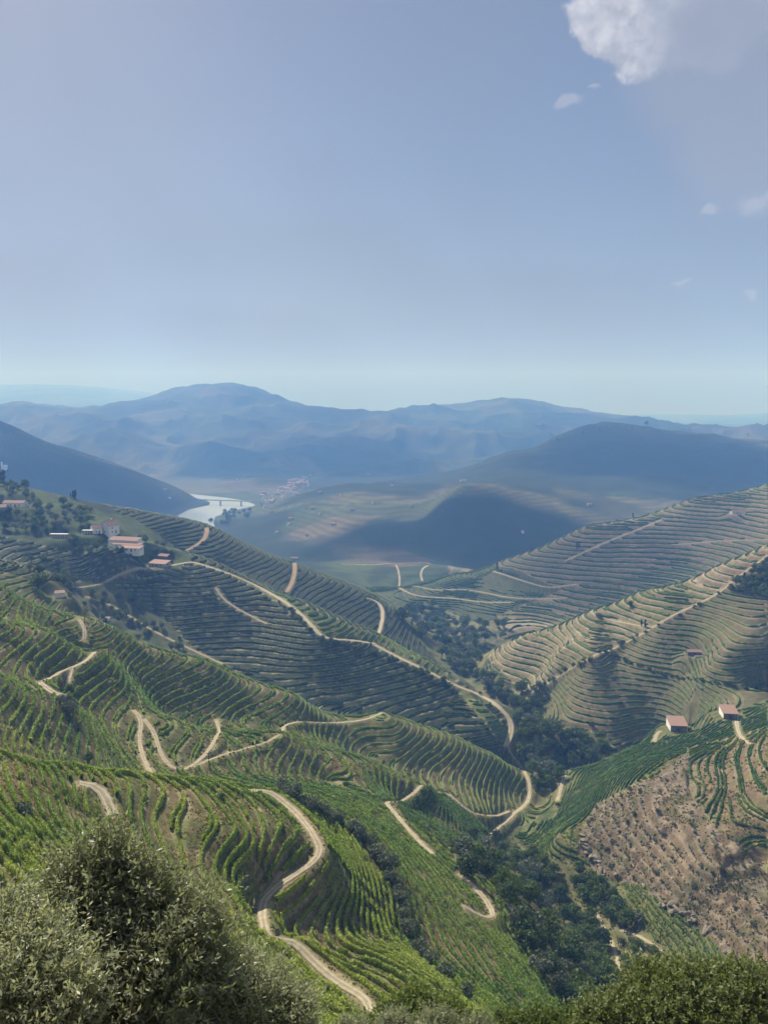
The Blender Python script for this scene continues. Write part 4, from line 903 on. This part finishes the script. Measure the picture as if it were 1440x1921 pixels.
def roofmb(w,d,h,rh,ov,th,shed,hip=0):
    m=MB(); W,Dp=w/2+ov,d/2+ov
    if shed:
        a,b=h+.02,h+rh
        m.add([(-W,-Dp,a),(W,-Dp,a),(W,Dp,b),(-W,Dp,b),(-W,-Dp,a+th),(W,-Dp,a+th),(W,Dp,b+th),(-W,Dp,b+th)],[(0,3,2,1),(4,5,6,7),(0,1,5,4),(1,2,6,5),(2,3,7,6),(3,0,4,7)])
    else:
        e=h-rh*ov/(d/2)
        for s in (-1,1):
            q=[(-W,s*Dp,e),(W,s*Dp,e),(W,0,h+rh),(-W,0,h+rh)]; q2=[(x,y,z+th) for x,y,z in q]
            m.add(q+q2,[(0,1,2,3)[::s],(4,5,6,7)[::-s],(0,1,5,4),(1,2,6,5),(3,0,4,7)])
        m.add([(-W,-.12,h+rh+th-.05),(W,-.12,h+rh+th-.05),(W,.12,h+rh+th-.05),(-W,.12,h+rh+th-.05),(-W,0,h+rh+th+.12),(W,0,h+rh+th+.12)],[(0,1,5,4),(2,3,4,5),(1,2,5),(3,0,4)])
    return m
def house(px,py,y0,y1,w,d,h,rh,rz,wm_='white',rm='tile',label='',shed=False,wins=3,door=True,name='house',base=3,side=1,dz=0,xy=None,group=None,chim=False,cat='house'):
    x,y,z=cast(px,py,y0,y1) if xy is None else xy
    c,s=math.cos(rz),math.sin(rz); zs=[float(sample(HT,x+c*a*w/2-s*b*d/2,y+s*a*w/2+c*b*d/2)[0]) for a in (-1,1) for b in (-1,1)]
    z0=(z if xy is not None else sum(zs)/4)+dz
    r=empty(name,(x,y,z0),rz); m=MB(); m.box(-w/2,w/2,-d/2,d/2,-base,h)
    if not shed:
        for sx in (-1,1): m.add([(sx*(w/2),-d/2,h),(sx*w/2,d/2,h),(sx*w/2,0,h+rh-.03),(sx*(w/2-.25),-d/2,h),(sx*(w/2-.25),d/2,h),(sx*(w/2-.25),0,h+rh-.03)],[(0,1,2),(3,4,5),(0,2,5,3),(1,2,5,4)])
    else:
        m.add([(-w/2,-d/2,h),(w/2,-d/2,h),(w/2,d/2,h),(-w/2,d/2,h),(w/2,d/2,h+rh),(-w/2,d/2,h+rh)],[(0,3,5),(1,4,2),(3,2,4,5)])
    ks=[m.build('wall',MATS[wm_],r)]; rf=roofmb(w,d,h,rh,.35,.18,shed).build('roof',MATS[rm],r); ks.append(rf)
    if chim:
        c_=MB(); c_.box(w*.2,w*.2+.8,.4,1.2,h,h+rh+1.2); cc_=c_.build('chimney',MATS[wm_],rf); kids(cc_); kids(rf,cc_)
    yf=-d/2-.02
    for k in range(wins):
        xx=-w/2+w*(k+1)/(wins+1)
        if door and k==wins//2:
            q=MB(); q.box(xx-.6,xx+.6,yf-.06,yf+.1,0,2.2); ks.append(q.build('door',wood,r)); continue
        for fl in range(max(1,int(h//3))):
            q=MB(); q.box(xx-.45,xx+.45,yf-.05,yf+.1,1.0+fl*3,2.2+fl*3); ks.append(q.build('window',dark,r))
    for sx in ((-1,1) if wins else ()):
        q=MB(); q.box(sx*w/2-.06,sx*w/2+.06,-.45,.45,1.1,2.3); ks.append(q.build('window',dark,r))
    kids(r,*ks); [kids(k) for k in ks if k is not rf]; tag(r,label,cat,group); return r
# winery on the left ridge
house(207,1000,500,700,11,9,6.5,3.6,R(62),label='white gabled house with steep brown roof above the long winery',rm='tileold',wins=2,chim=True)
house(181,1000,500,700,7,7,4.5,2.4,R(40),label='small white annex house left of the gabled house',rm='tileold',wins=2)
wy=cast(232,1030,500,700)
def wing(ox,oy,w,d,h,rh,rm,label,dz,sh=True,wins=4):
    ox,oy,w,d,h,rh=ox*.76,oy*.76,w*.76,d*.76,h*.76,rh*.76
    a=R(-14); x=wy[0]+ox*math.cos(a)-oy*math.sin(a); y=wy[1]+ox*math.sin(a)+oy*math.cos(a)
    house(0,0,0,0,w,d,h,rh,a,label=label,rm=rm,shed=sh,wins=wins,xy=(x,y,wy[2]+dz),name='winery',cat='winery',base=3)
wing(-5,11,32,9,5.6,2.2,'tileold','uppermost long winery building with grey brown roof and small wall windows',1.2,True,6)
wing(2,3.5,31,6,3.9,1.2,'tileold','middle winery wing with a narrow purple brown roof strip',.2,True,5)
wing(11,-3.5,22,8,3.3,1.6,'pinkt','lowest winery wing with bright orange tiled roof',-.6,True,4)
house(300,1062,480,660,14,8,2.6,1.4,R(-16),label='low building with pale pinkish roof below the winery',rm='pinkt',wm_='cream',shed=True,wins=3)
house(310,1054,480,660,9,6,4.2,1.3,R(-24),label='dark red-brown roofed shed behind the low pinkish building',rm='tileold',wm_='slate',wins=2)
# white-roofed pergola
def pergola(px,py,w,label,rz=0):
    x,y,z=cast(px,py,480,700); r=empty('pergola',(x,y,z),rz); m=MB(); m.box(-w/2,w/2,-1.6,1.6,3.0,3.25); ks=[m.build('roof',metal,r)]
    n=int(w/2)
    for k in range(n+1):
        q=MB(); xx=-w/2+.2+k*(w-.4)/n; q.box(xx-.15,xx+.15,-1.5,-1.2,-2,3.0); ks.append(q.build('post',white,r))
    m=MB(); m.box(-w/2,w/2,1.2,1.5,-2,2.9); ks.append(m.build('wall',cream,r)); kids(r,*ks); [kids(k) for k in ks]; tag(r,label,'pergola')
pergola(112,1009,14,'white-roofed colonnade on posts left of the winery',R(-4)); pergola(166,1002,9,'shorter white-roofed pergola beside the annex house',R(-6))
house(30,950,560,800,18,8,3.4,1.6,R(-5),label='long low building with pale roof among trees at the left edge',rm='tileold',wm_='white',wins=4)
house(4,958,560,800,9,8,4,1.8,R(5),label='purple-roofed house cut by the left frame edge',rm='tileold',wm_='cream',wins=2)
house(113,1120,360,560,4.5,3.2,2.3,.8,R(20),label='small white hut in the gully below the winery',rm='tileold',wm_='white',wins=0,shed=True,name='hut',cat='hut')
house(198,1164,360,560,6,3,1.6,.5,R(-10),label='tiny pale-roofed shelter among the gully scrub',rm='pinkt',wm_='white',wins=0,shed=True,name='hut',cat='hut')
# two sheds on the saddle
def shed(px,py,w,d,h,label,rz):
    x,y,z=cast(px,py,330,440); r=empty('shed',(x,y,z),rz); m=MB(); m.box(-w/2,w/2,-d/2,d/2,-2,h); 
    m.add([(-w/2,-d/2,h),(w/2,-d/2,h),(w/2,d/2,h),(-w/2,d/2,h),(w/2,d/2,h+1.5),(-w/2,d/2,h+1.5)],[(0,3,5),(1,4,2),(3,2,4,5)])
    wl=m.build('wall',white,r); fr_=MB(); fr_.box(-w/2+.25,w/2-.25,-d/2-.06,-d/2+.05,-.3,h-.25); f=fr_.build('front_shade',slate,r)  # dark sheet over the white front paints its shade
    dd=MB(); dd.box(-.9,.9,-d/2-.12,-d/2-.07,-.3,2.1); dr=dd.build('door',wood,r); hq=MB(); hq.box(.6,.72,-d/2-.2,-d/2-.125,.9,1.05); hq.build('handle',metal,dr)
    ww_=[]
    for sx in (-.34,.34):
        q=MB(); q.box(sx*w-.5,sx*w+.5,-d/2-.12,-d/2-.07,1.0,2.0); wn_=q.build('window',dark,r); ww_.append(wn_); q=MB(); q.box(sx*w-.6,sx*w+.6,-d/2-.16,-d/2-.125,.9,.99); q.box(sx*w-.6,sx*w+.6,-d/2-.16,-d/2-.125,2.01,2.1); q.box(sx*w-.6,sx*w-.51,-d/2-.16,-d/2-.125,.99,2.01); q.box(sx*w+.51,sx*w+.6,-d/2-.16,-d/2-.125,.99,2.01); q.build('frame',white,wn_)
    rf=MB(); W,Dp=w/2+.35,d/2+.35; rf.add([(-W,-Dp,h-.08),(W,-Dp,h-.08),(W,Dp,h+1.62),(-W,Dp,h+1.62),(-W,-Dp,h+.1),(W,-Dp,h+.1),(W,Dp,h+1.8),(-W,Dp,h+1.8)],[(0,3,2,1),(4,5,6,7),(0,1,5,4),(1,2,6,5),(2,3,7,6),(3,0,4,7)])
    o=rf.build('roof',pinkt,r); kids(r,wl,f,dr,o,*ww_); tag(r,label,'shed')
shed(1268,1366,9.0,9.5,3.4,'larger red-roofed shed with a dark front, nearer the valley on the green saddle',R(-6)); shed(1365,1343,7.6,8.5,3.0,'smaller red-roofed shed with white side wall, at the upper end of the green saddle',R(-8))
house(1300,1228,400,560,9,5,2.6,1.0,R(-6),label='small grey stone hut with one white door on the dark right-hand slope',rm='tileold',wm_='slate',wins=1,name='hut',cat='hut')
m=MB(); x,y,z=cast(1316,1233,400,560); r=empty('terrace_wall',(x,y,z)); m.box(-5,6,-.2,.2,-2,.9); k_=m.build('wall',white,r); m=MB(); m.box(-5,6,-.3,.3,.9,1.0); k2=m.build('coping',conc,r); tag(r,'short white terrace wall beside the grey stone hut','wall')
house(1380,964,850,1300,14,6,3,1.5,R(0),label='low white farmhouse on the distant right hillside',rm='tileold',wins=3)
house(552,1050,640,1500,12,7,3.4,1.6,R(0),label='grey farm building on the shoulder of the farther left ridge',rm='tileold',wm_='cream',wins=2)
house(868,904,1500,3000,15,9,4,2.4,R(10),label='lone farmhouse on the small knoll of the blue hill',rm='tile',wm_='cream',wins=3)
x,y,z=cast(10,880,1400,2600); r=empty('chapel',(x,y,z)); m=MB(); m.box(-4,4,-5,5,-4,9); a=m.build('nave',white,r); m=MB(); m.box(-6.6,-4.1,-5,-2,-4,15); b=m.build('bell_tower',white,r); m=MB(); m.add([(-6.9,-5.3,15.02),(-3.8,-5.3,15.02),(-3.8,-1.7,15.02),(-6.9,-1.7,15.02),(-5.35,-3.5,19)],[(0,1,4),(1,2,4),(2,3,4),(3,0,4),(0,3,2,1)]); c=m.build('spire',white,r); tag(r,'tiny white chapel on the blue slope above the left skyline','chapel')
# village houses: one of each kind, then copies
VP=[]
for i,(w,d,h,wm_,rm) in enumerate([(13,9,6.5,'white','tileold'),(10,9,5.5,'white','tileold'),(18,10,7.5,'cream','tile'),(9,8,8.5,'white','tileold')]):
    VP.append([house(0,0,0,0,w,d,h,2.4,0,label='x',rm=rm,wm_=wm_,wins=2,xy=(0,3000,-9000),name='village_house',base=6),False])
def vill(px,py,y0,y1,label,group=None,s=1.0):
    p=random.choice(VP)
    if not p[1]: r=p[0]; p[1]=True
    else: r=copy_tree(p[0])
    x,y,z=cast(px,py,y0,y1); r.location=(x,y,max(z,RZ+3)); r.rotation_euler=(0,0,random.uniform(-.8,.8)); r.scale=(s,s,s); tag(r,label,'house',group)
    if group is None and 'group' in r: del r['group']
for k in range(72):
    t=random.random()**.8; px=495+t*78+random.gauss(0,7); py=942-t*38+random.gauss(0,7)
    vill(px,py,1700,3200,'white house with tiled roof in the far riverside village','houses of the riverside village',.85)
for k,(px,py) in enumerate([(545,975),(542,985),(600,965),(660,957),(700,945),(625,985),(575,1005),(510,962),(640,930),(690,890),(445,900),(455,905),(1045,1040),(1105,948),(980,1000),(735,912),(770,950),(600,925),(310,920),(318,935),(585,955),(520,1000)]):
    vill(px,py,1300,3200,'scattered pale farmhouse on the hazy slopes beyond the vineyards','scattered farmhouses beyond the vineyards',.55)
# bridge over the river
bx0,by0=-505,2105; bx1,by1=-330,2060; r=empty('road_bridge',((bx0+bx1)/2,(by0+by1)/2,RZ),math.atan2(by1-by0,bx1-bx0)); Lb=math.hypot(bx1-bx0,by1-by0)
m=MB(); m.box(-Lb/2,Lb/2,-3,3,12,13.3); m.build('deck',conc,r)
for s_ in (-1,1): m=MB(); m.box(-Lb/2,Lb/2,s_*3-.15,s_*3+.15,13.32,14.3); m.build('parapet',conc,r)
for k in (-.5,-.17,.17,.5):
    m=MB(); m.box(k*Lb-1.6,k*Lb+1.6,-2.6,2.6,-4,11.98); m.build('pier',conc,r)
tag(r,'low concrete road bridge on slim piers across the far river','bridge')
# power poles
pole_=None
for px,py,y0,y1,h,lb in [(160,1176,250,420,9,'thin utility pole by the bend of the upper left track'),(205,1240,200,330,8,'thin leaning utility pole beside the farm track junction'),(1237,1770,150,330,6,'thin pole at the foot of the lower right rows'),(393,1445,180,260,6,'thin pole behind the rim of the foreground vineyard'),(180,1075,420,600,9,'utility pole on the dark slope below the winery')]:
    x,y,z=cast(px,py,y0,y1); r=empty('utility_pole',(x,y,z)); V,Fq=tube([(0,0,-.5),(0,0,h)],[.13,.09],8); a=mesh('post',V,Fq,wood,r); m=MB(); m.box(-.8,.8,-.06,.06,h-.6,h-.45); m.build('crossarm',wood,r); tag(r,lb,'pole')

# ---------------------------------------------------------------- foreground bushes with real leaves
LM['silver']=leafmat('silver_green_leaves',(.18,.20,.115),(.48,.49,.35),.5,.4,.5,(1.1,1.15,.75))
LM['brightb']=leafmat('bright_bush_leaves',(.07,.10,.02),(.16,.20,.045),.4,.5,.3)
LM['duskb']=leafmat('dusty_bush_leaves',(.105,.13,.045),(.21,.245,.10),.4,.5,.3)
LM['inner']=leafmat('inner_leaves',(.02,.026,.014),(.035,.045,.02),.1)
def bush(name,label,blobs,ntw,leaf,lm,cat='bush',twl=.30,per=15,wid=.32):
    """blobs: (px,py of centre, distance forward, radius m)"""
    C3=[(np.array(pt(px,py,Y)),r) for px,py,Y,r in blobs]
    bx=C3[0][0]; gz=float(sample(HT,bx[0],max(bx[1],4))[0]); root=empty(name,(bx[0],bx[1],gz)); base=np.array([bx[0],bx[1],gz])
    g=np.random.default_rng(len(label)); wts=np.array([r*r for _,r in C3]); wts/=wts.sum()
    tw=[]; LV_=[];LC=[]
    for (c,r),wt in zip(C3,wts):
        n=int(ntw*wt); d=g.normal(size=(n,3)); d/=np.linalg.norm(d,axis=1)[:,None]; d[:,2]=np.abs(d[:,2])*np.where(g.random(n)<.78,1,-1)
        lump=1+.22*np.sin(d[:,0]*5+c[0]*3)*np.cos(d[:,2]*6+c[2])+g.normal(size=n)*.07
        rr=r*lump*np.where(g.random(n)<.7,g.uniform(.8,1.06,n),g.uniform(.35,.8,n))
        p0=c+d*rr[:,None]*np.array([1,1,1.0]); dr=d*.6+np.array([0,0,.65])+g.normal(size=(n,3))*.45; dr/=np.linalg.norm(dr,axis=1)[:,None]
        ln=twl*g.uniform(.5,1.3,n)*np.where(g.random(n)<.045,g.uniform(1.4,2.2,n),1); clump=np.clip(.5+.5*np.sin(p0[:,0]*4.1)*np.cos(p0[:,2]*3.7+p0[:,1]*2)+g.normal(size=n)*.22,0,1)
        for k in range(n): tw.append((p0[k],p0[k]+dr[k]*ln[k]))
        t=np.tile(np.linspace(.05,1,per),(n,1)); P0=p0[:,None]+dr[:,None]*(ln[:,None]*t)[...,None]
        u=np.cross(dr,g.normal(size=(n,3))); u/=np.linalg.norm(u,axis=1)[:,None]; v=np.cross(dr,u)
        ang=(np.arange(per)*2.4)[None]+g.uniform(0,6,(n,1)); out=u[:,None]*np.cos(ang)[...,None]+v[:,None]*np.sin(ang)[...,None]
        ld=out*.8+dr[:,None]*.7+g.normal(size=(n,per,3))*.3; ld/=np.linalg.norm(ld,axis=2)[...,None]
        sd_=np.cross(ld,dr[:,None]+g.normal(size=(n,per,3))*.5); sd_/=np.linalg.norm(sd_,axis=2)[...,None]+1e-6
        q=leaf*g.uniform(.6,1.2,(n,per,1)); A=P0; B=P0+ld*q*.5+sd_*q*wid*.5; Cc=P0+ld*q; Dd=P0+ld*q*.5-sd_*q*wid*.5
        LV_.append(np.stack([A,B,Cc,Dd],2).reshape(-1,3)); LC.append(np.repeat(np.clip(clump[:,None]*.75+g.uniform(-.15,.45,(n,per)),0,1).ravel(),4))
    V=np.concatenate(LV_); C=np.concatenate(LC); m=len(V)//4
    mesh('leaves',V-base,np.arange(m*4).reshape(m,4),LM[lm],root,cols={'Col':np.repeat(C[:,None],3,1)})
    br=[]
    for (c,r) in C3:
        mid=(base+c)/2+g.normal(size=3)*.15*r; br.append(tube([base-base+np.array([0,0,-.3]),mid-base,c-base],[.05*r+.02,.035*r+.01,.02*r+.005],6))
        for _ in range(9):
            d=g.normal(size=3); d/=np.linalg.norm(d); d[2]=abs(d[2]); a_=c-base; br.append(tube([a_,a_+d*r*.5+g.normal(size=3)*.06,a_+d*r*.98],[.016*r+.004,.010*r+.003,.004],5))
    V,Fq=merge(br); mesh('branches',V,Fq,bark,root)
    TV=[];TF=[]
    for k,(a,b) in enumerate(tw[::2]):
        e=.004+leaf*.02; a=a-base;b=b-base; s=np.array([e,0,0]); w=np.array([0,e,0]); TV+=[a-s,a+s,b+w,b-w]; TF.append((4*k,4*k+1,4*k+2,4*k+3))
    mesh('twigs',np.array(TV),np.array(TF),bark,root)
    # inner foliage fills the volume, its shade put in as darker leaf colour
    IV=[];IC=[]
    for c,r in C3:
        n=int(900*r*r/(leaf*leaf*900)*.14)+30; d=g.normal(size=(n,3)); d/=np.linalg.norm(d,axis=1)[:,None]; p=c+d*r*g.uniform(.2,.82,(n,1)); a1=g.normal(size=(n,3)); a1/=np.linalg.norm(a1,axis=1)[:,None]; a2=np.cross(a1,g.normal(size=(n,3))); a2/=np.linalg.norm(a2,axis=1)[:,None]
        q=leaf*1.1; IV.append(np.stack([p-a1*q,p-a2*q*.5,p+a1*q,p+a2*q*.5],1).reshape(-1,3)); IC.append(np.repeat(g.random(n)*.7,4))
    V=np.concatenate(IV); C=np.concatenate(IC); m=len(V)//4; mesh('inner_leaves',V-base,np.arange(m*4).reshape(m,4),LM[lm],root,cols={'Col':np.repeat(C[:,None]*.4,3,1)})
    tag(root,label,cat); return root
bush('olive_bush','large silvery grey green bush in the left foreground, tallest of the near bushes',[(205,1775,10,.66),(212,1606,10.3,.17),(196,1650,10.3,.28),(150,1680,10.2,.32),(265,1700,10.2,.36),(325,1775,10,.44),(375,1760,10,.22),(110,1795,9.8,.52),(290,1860,9.6,.75),(180,1900,9.4,.8),(385,1890,10,.42),(170,1625,10.4,.16),(240,1640,10.4,.16),(345,1735,10.3,.18),(400,1820,10.3,.22)],5000,.098,'silver',twl=.5,per=17)
bush('olive_bush','pale silvery bush at the bottom left corner, in front of the tall bush',[(40,1870,8.6,.62),(10,1775,9.2,.34),(95,1905,8.4,.5),(70,1800,9,.24),(25,1735,9.3,.15)],2300,.088,'silver',twl=.42,per=17)
bush('olive_bush','low silver leaved bush right of the tall foreground bush',[(460,1905,10.5,.46),(420,1865,10.8,.22),(515,1915,10.4,.3),(500,1865,10.8,.16),(555,1925,10.5,.22),(420,1910,10,.55),(455,1855,10.8,.11),(540,1885,10.7,.1)],2200,.088,'silver',twl=.42,per=17)
bush('oak_bush','broad dusty green bush filling the bottom right corner',[(1290,1945,21,1.6),(1180,1935,21.5,.9),(1240,1875,22,.75),(1380,1935,21,1.4),(1340,1880,22,.7),(1430,1910,21.5,1.1),(1130,1950,21,.7),(1290,1862,22,.5),(1215,1850,22,.35),(1400,1860,22,.4)],8600,.14,'duskb',per=12,wid=.5,twl=.55)
bush('green_bush','bright green bush at the bottom edge left of centre, below the road end',[(780,1930,36,1.4),(740,1925,36,.7),(840,1930,36,.9),(790,1908,37,.7),(700,1950,35,.7)],3600,.21,'brightb',per=10,wid=.5,twl=.6)
bush('green_bush','low yellowish green bush along the bottom edge right of centre',[(960,1955,34,.9),(1020,1952,34,1.0),(1080,1948,34,.9),(900,1958,34,.7)],2800,.19,'brightb',per=10,wid=.5,twl=.6)
bush('olive_bush','dull grey green bush at the bottom edge between the two bright green bushes',[(740,1945,30,.7),(820,1950,29,.8),(660,1952,29,.6),(900,1952,29,.6)],2000,.15,'silver',per=11,twl=.5)

# ---------------------------------------------------------------- high clouds toward the sun; their shadows lie on the hills
cm=bpy.data.materials.new('cloud_vapour'); cm.use_nodes=True; t_=cm.node_tree; t_.nodes.clear(); v_=N(t_,'ShaderNodeVolumePrincipled'); v_.inputs['Color'].default_value=(.98,.98,.98,1); v_.inputs['Density'].default_value=.007; o_=N(t_,'ShaderNodeOutputMaterial'); L(t_,v_.outputs[0],o_.inputs['Volume'])
def cloud(gx,gy,gz,rx,ry,rot,label,alt=3600,rz_=90):
    k=(alt-gz)/sd[2]; c=(gx+sd[0]*k,gy+sd[1]*k,alt); bm=bmesh.new(); bmesh.ops.create_icosphere(bm,subdivisions=4,radius=1); V=np.array([v.co[:] for v in bm.verts]); Fr=np.array([[v.index for v in f.verts] for f in bm.faces]); bm.free()
    s=gx*.01; q=1+.34*fbm(V[:,0]*1.7+s,V[:,1]*1.7+V[:,2],3,int(abs(gx))%50); V=V*q[:,None]*np.array([rx,ry,rz_]); tag(mesh('cloud',V,Fr,cm,loc=c,rot=(0,0,rot),smooth_=True),label,'cloud')
def gp(px,py,y0,y1): return cast(px,py,y0,y1)
for px,py,y0,y1,rx,ry,rot,lb in [(900,1000,1300,2200,330,150,.1,'flat white cloud high above, shading the foot of the blue hill'),
  (1270,865,1900,3200,500,230,-.1,'broad white cloud high above, shading the top of the blue hill'),
  (1090,1050,850,1150,120,60,.5,'small white cloud high above, shading the distant right hillside'),
  (1330,965,900,1200,160,34,.95,'narrow white cloud high above, shading a band of the distant right hillside'),
  (560,850,2800,4500,560,420,.3,'large white cloud high above, shading the far blue mountain'),
  (120,880,1500,2300,330,330,.2,'white cloud high above, shading the blue slope at far left')]:
    x,y,z=gp(px,py,y0,y1); cloud(x,y,z,rx,ry,rot,lb)

HAZE_D=.00030
# ---------------------------------------------------------------- the air
hb=MB(); hb.box(-11000,11000,-60,11300,RZ-60,460)
hm=bpy.data.materials.new('haze'); hm.use_nodes=True; ht=hm.node_tree; ht.nodes.clear()
pv=N(ht,'ShaderNodeVolumePrincipled'); pv.inputs['Color'].default_value=(.175,.40,1,1); pv.inputs['Density'].default_value=HAZE_D; pv.inputs['Absorption Color'].default_value=(1,1,1,1); pv.inputs['Anisotropy'].default_value=.12
ho=N(ht,'ShaderNodeOutputMaterial'); L(ht,pv.outputs[0],ho.inputs['Volume'])
hz=hb.build('haze',hm); tag(hz,'thin blue summer haze filling the valley','haze',kind='stuff')
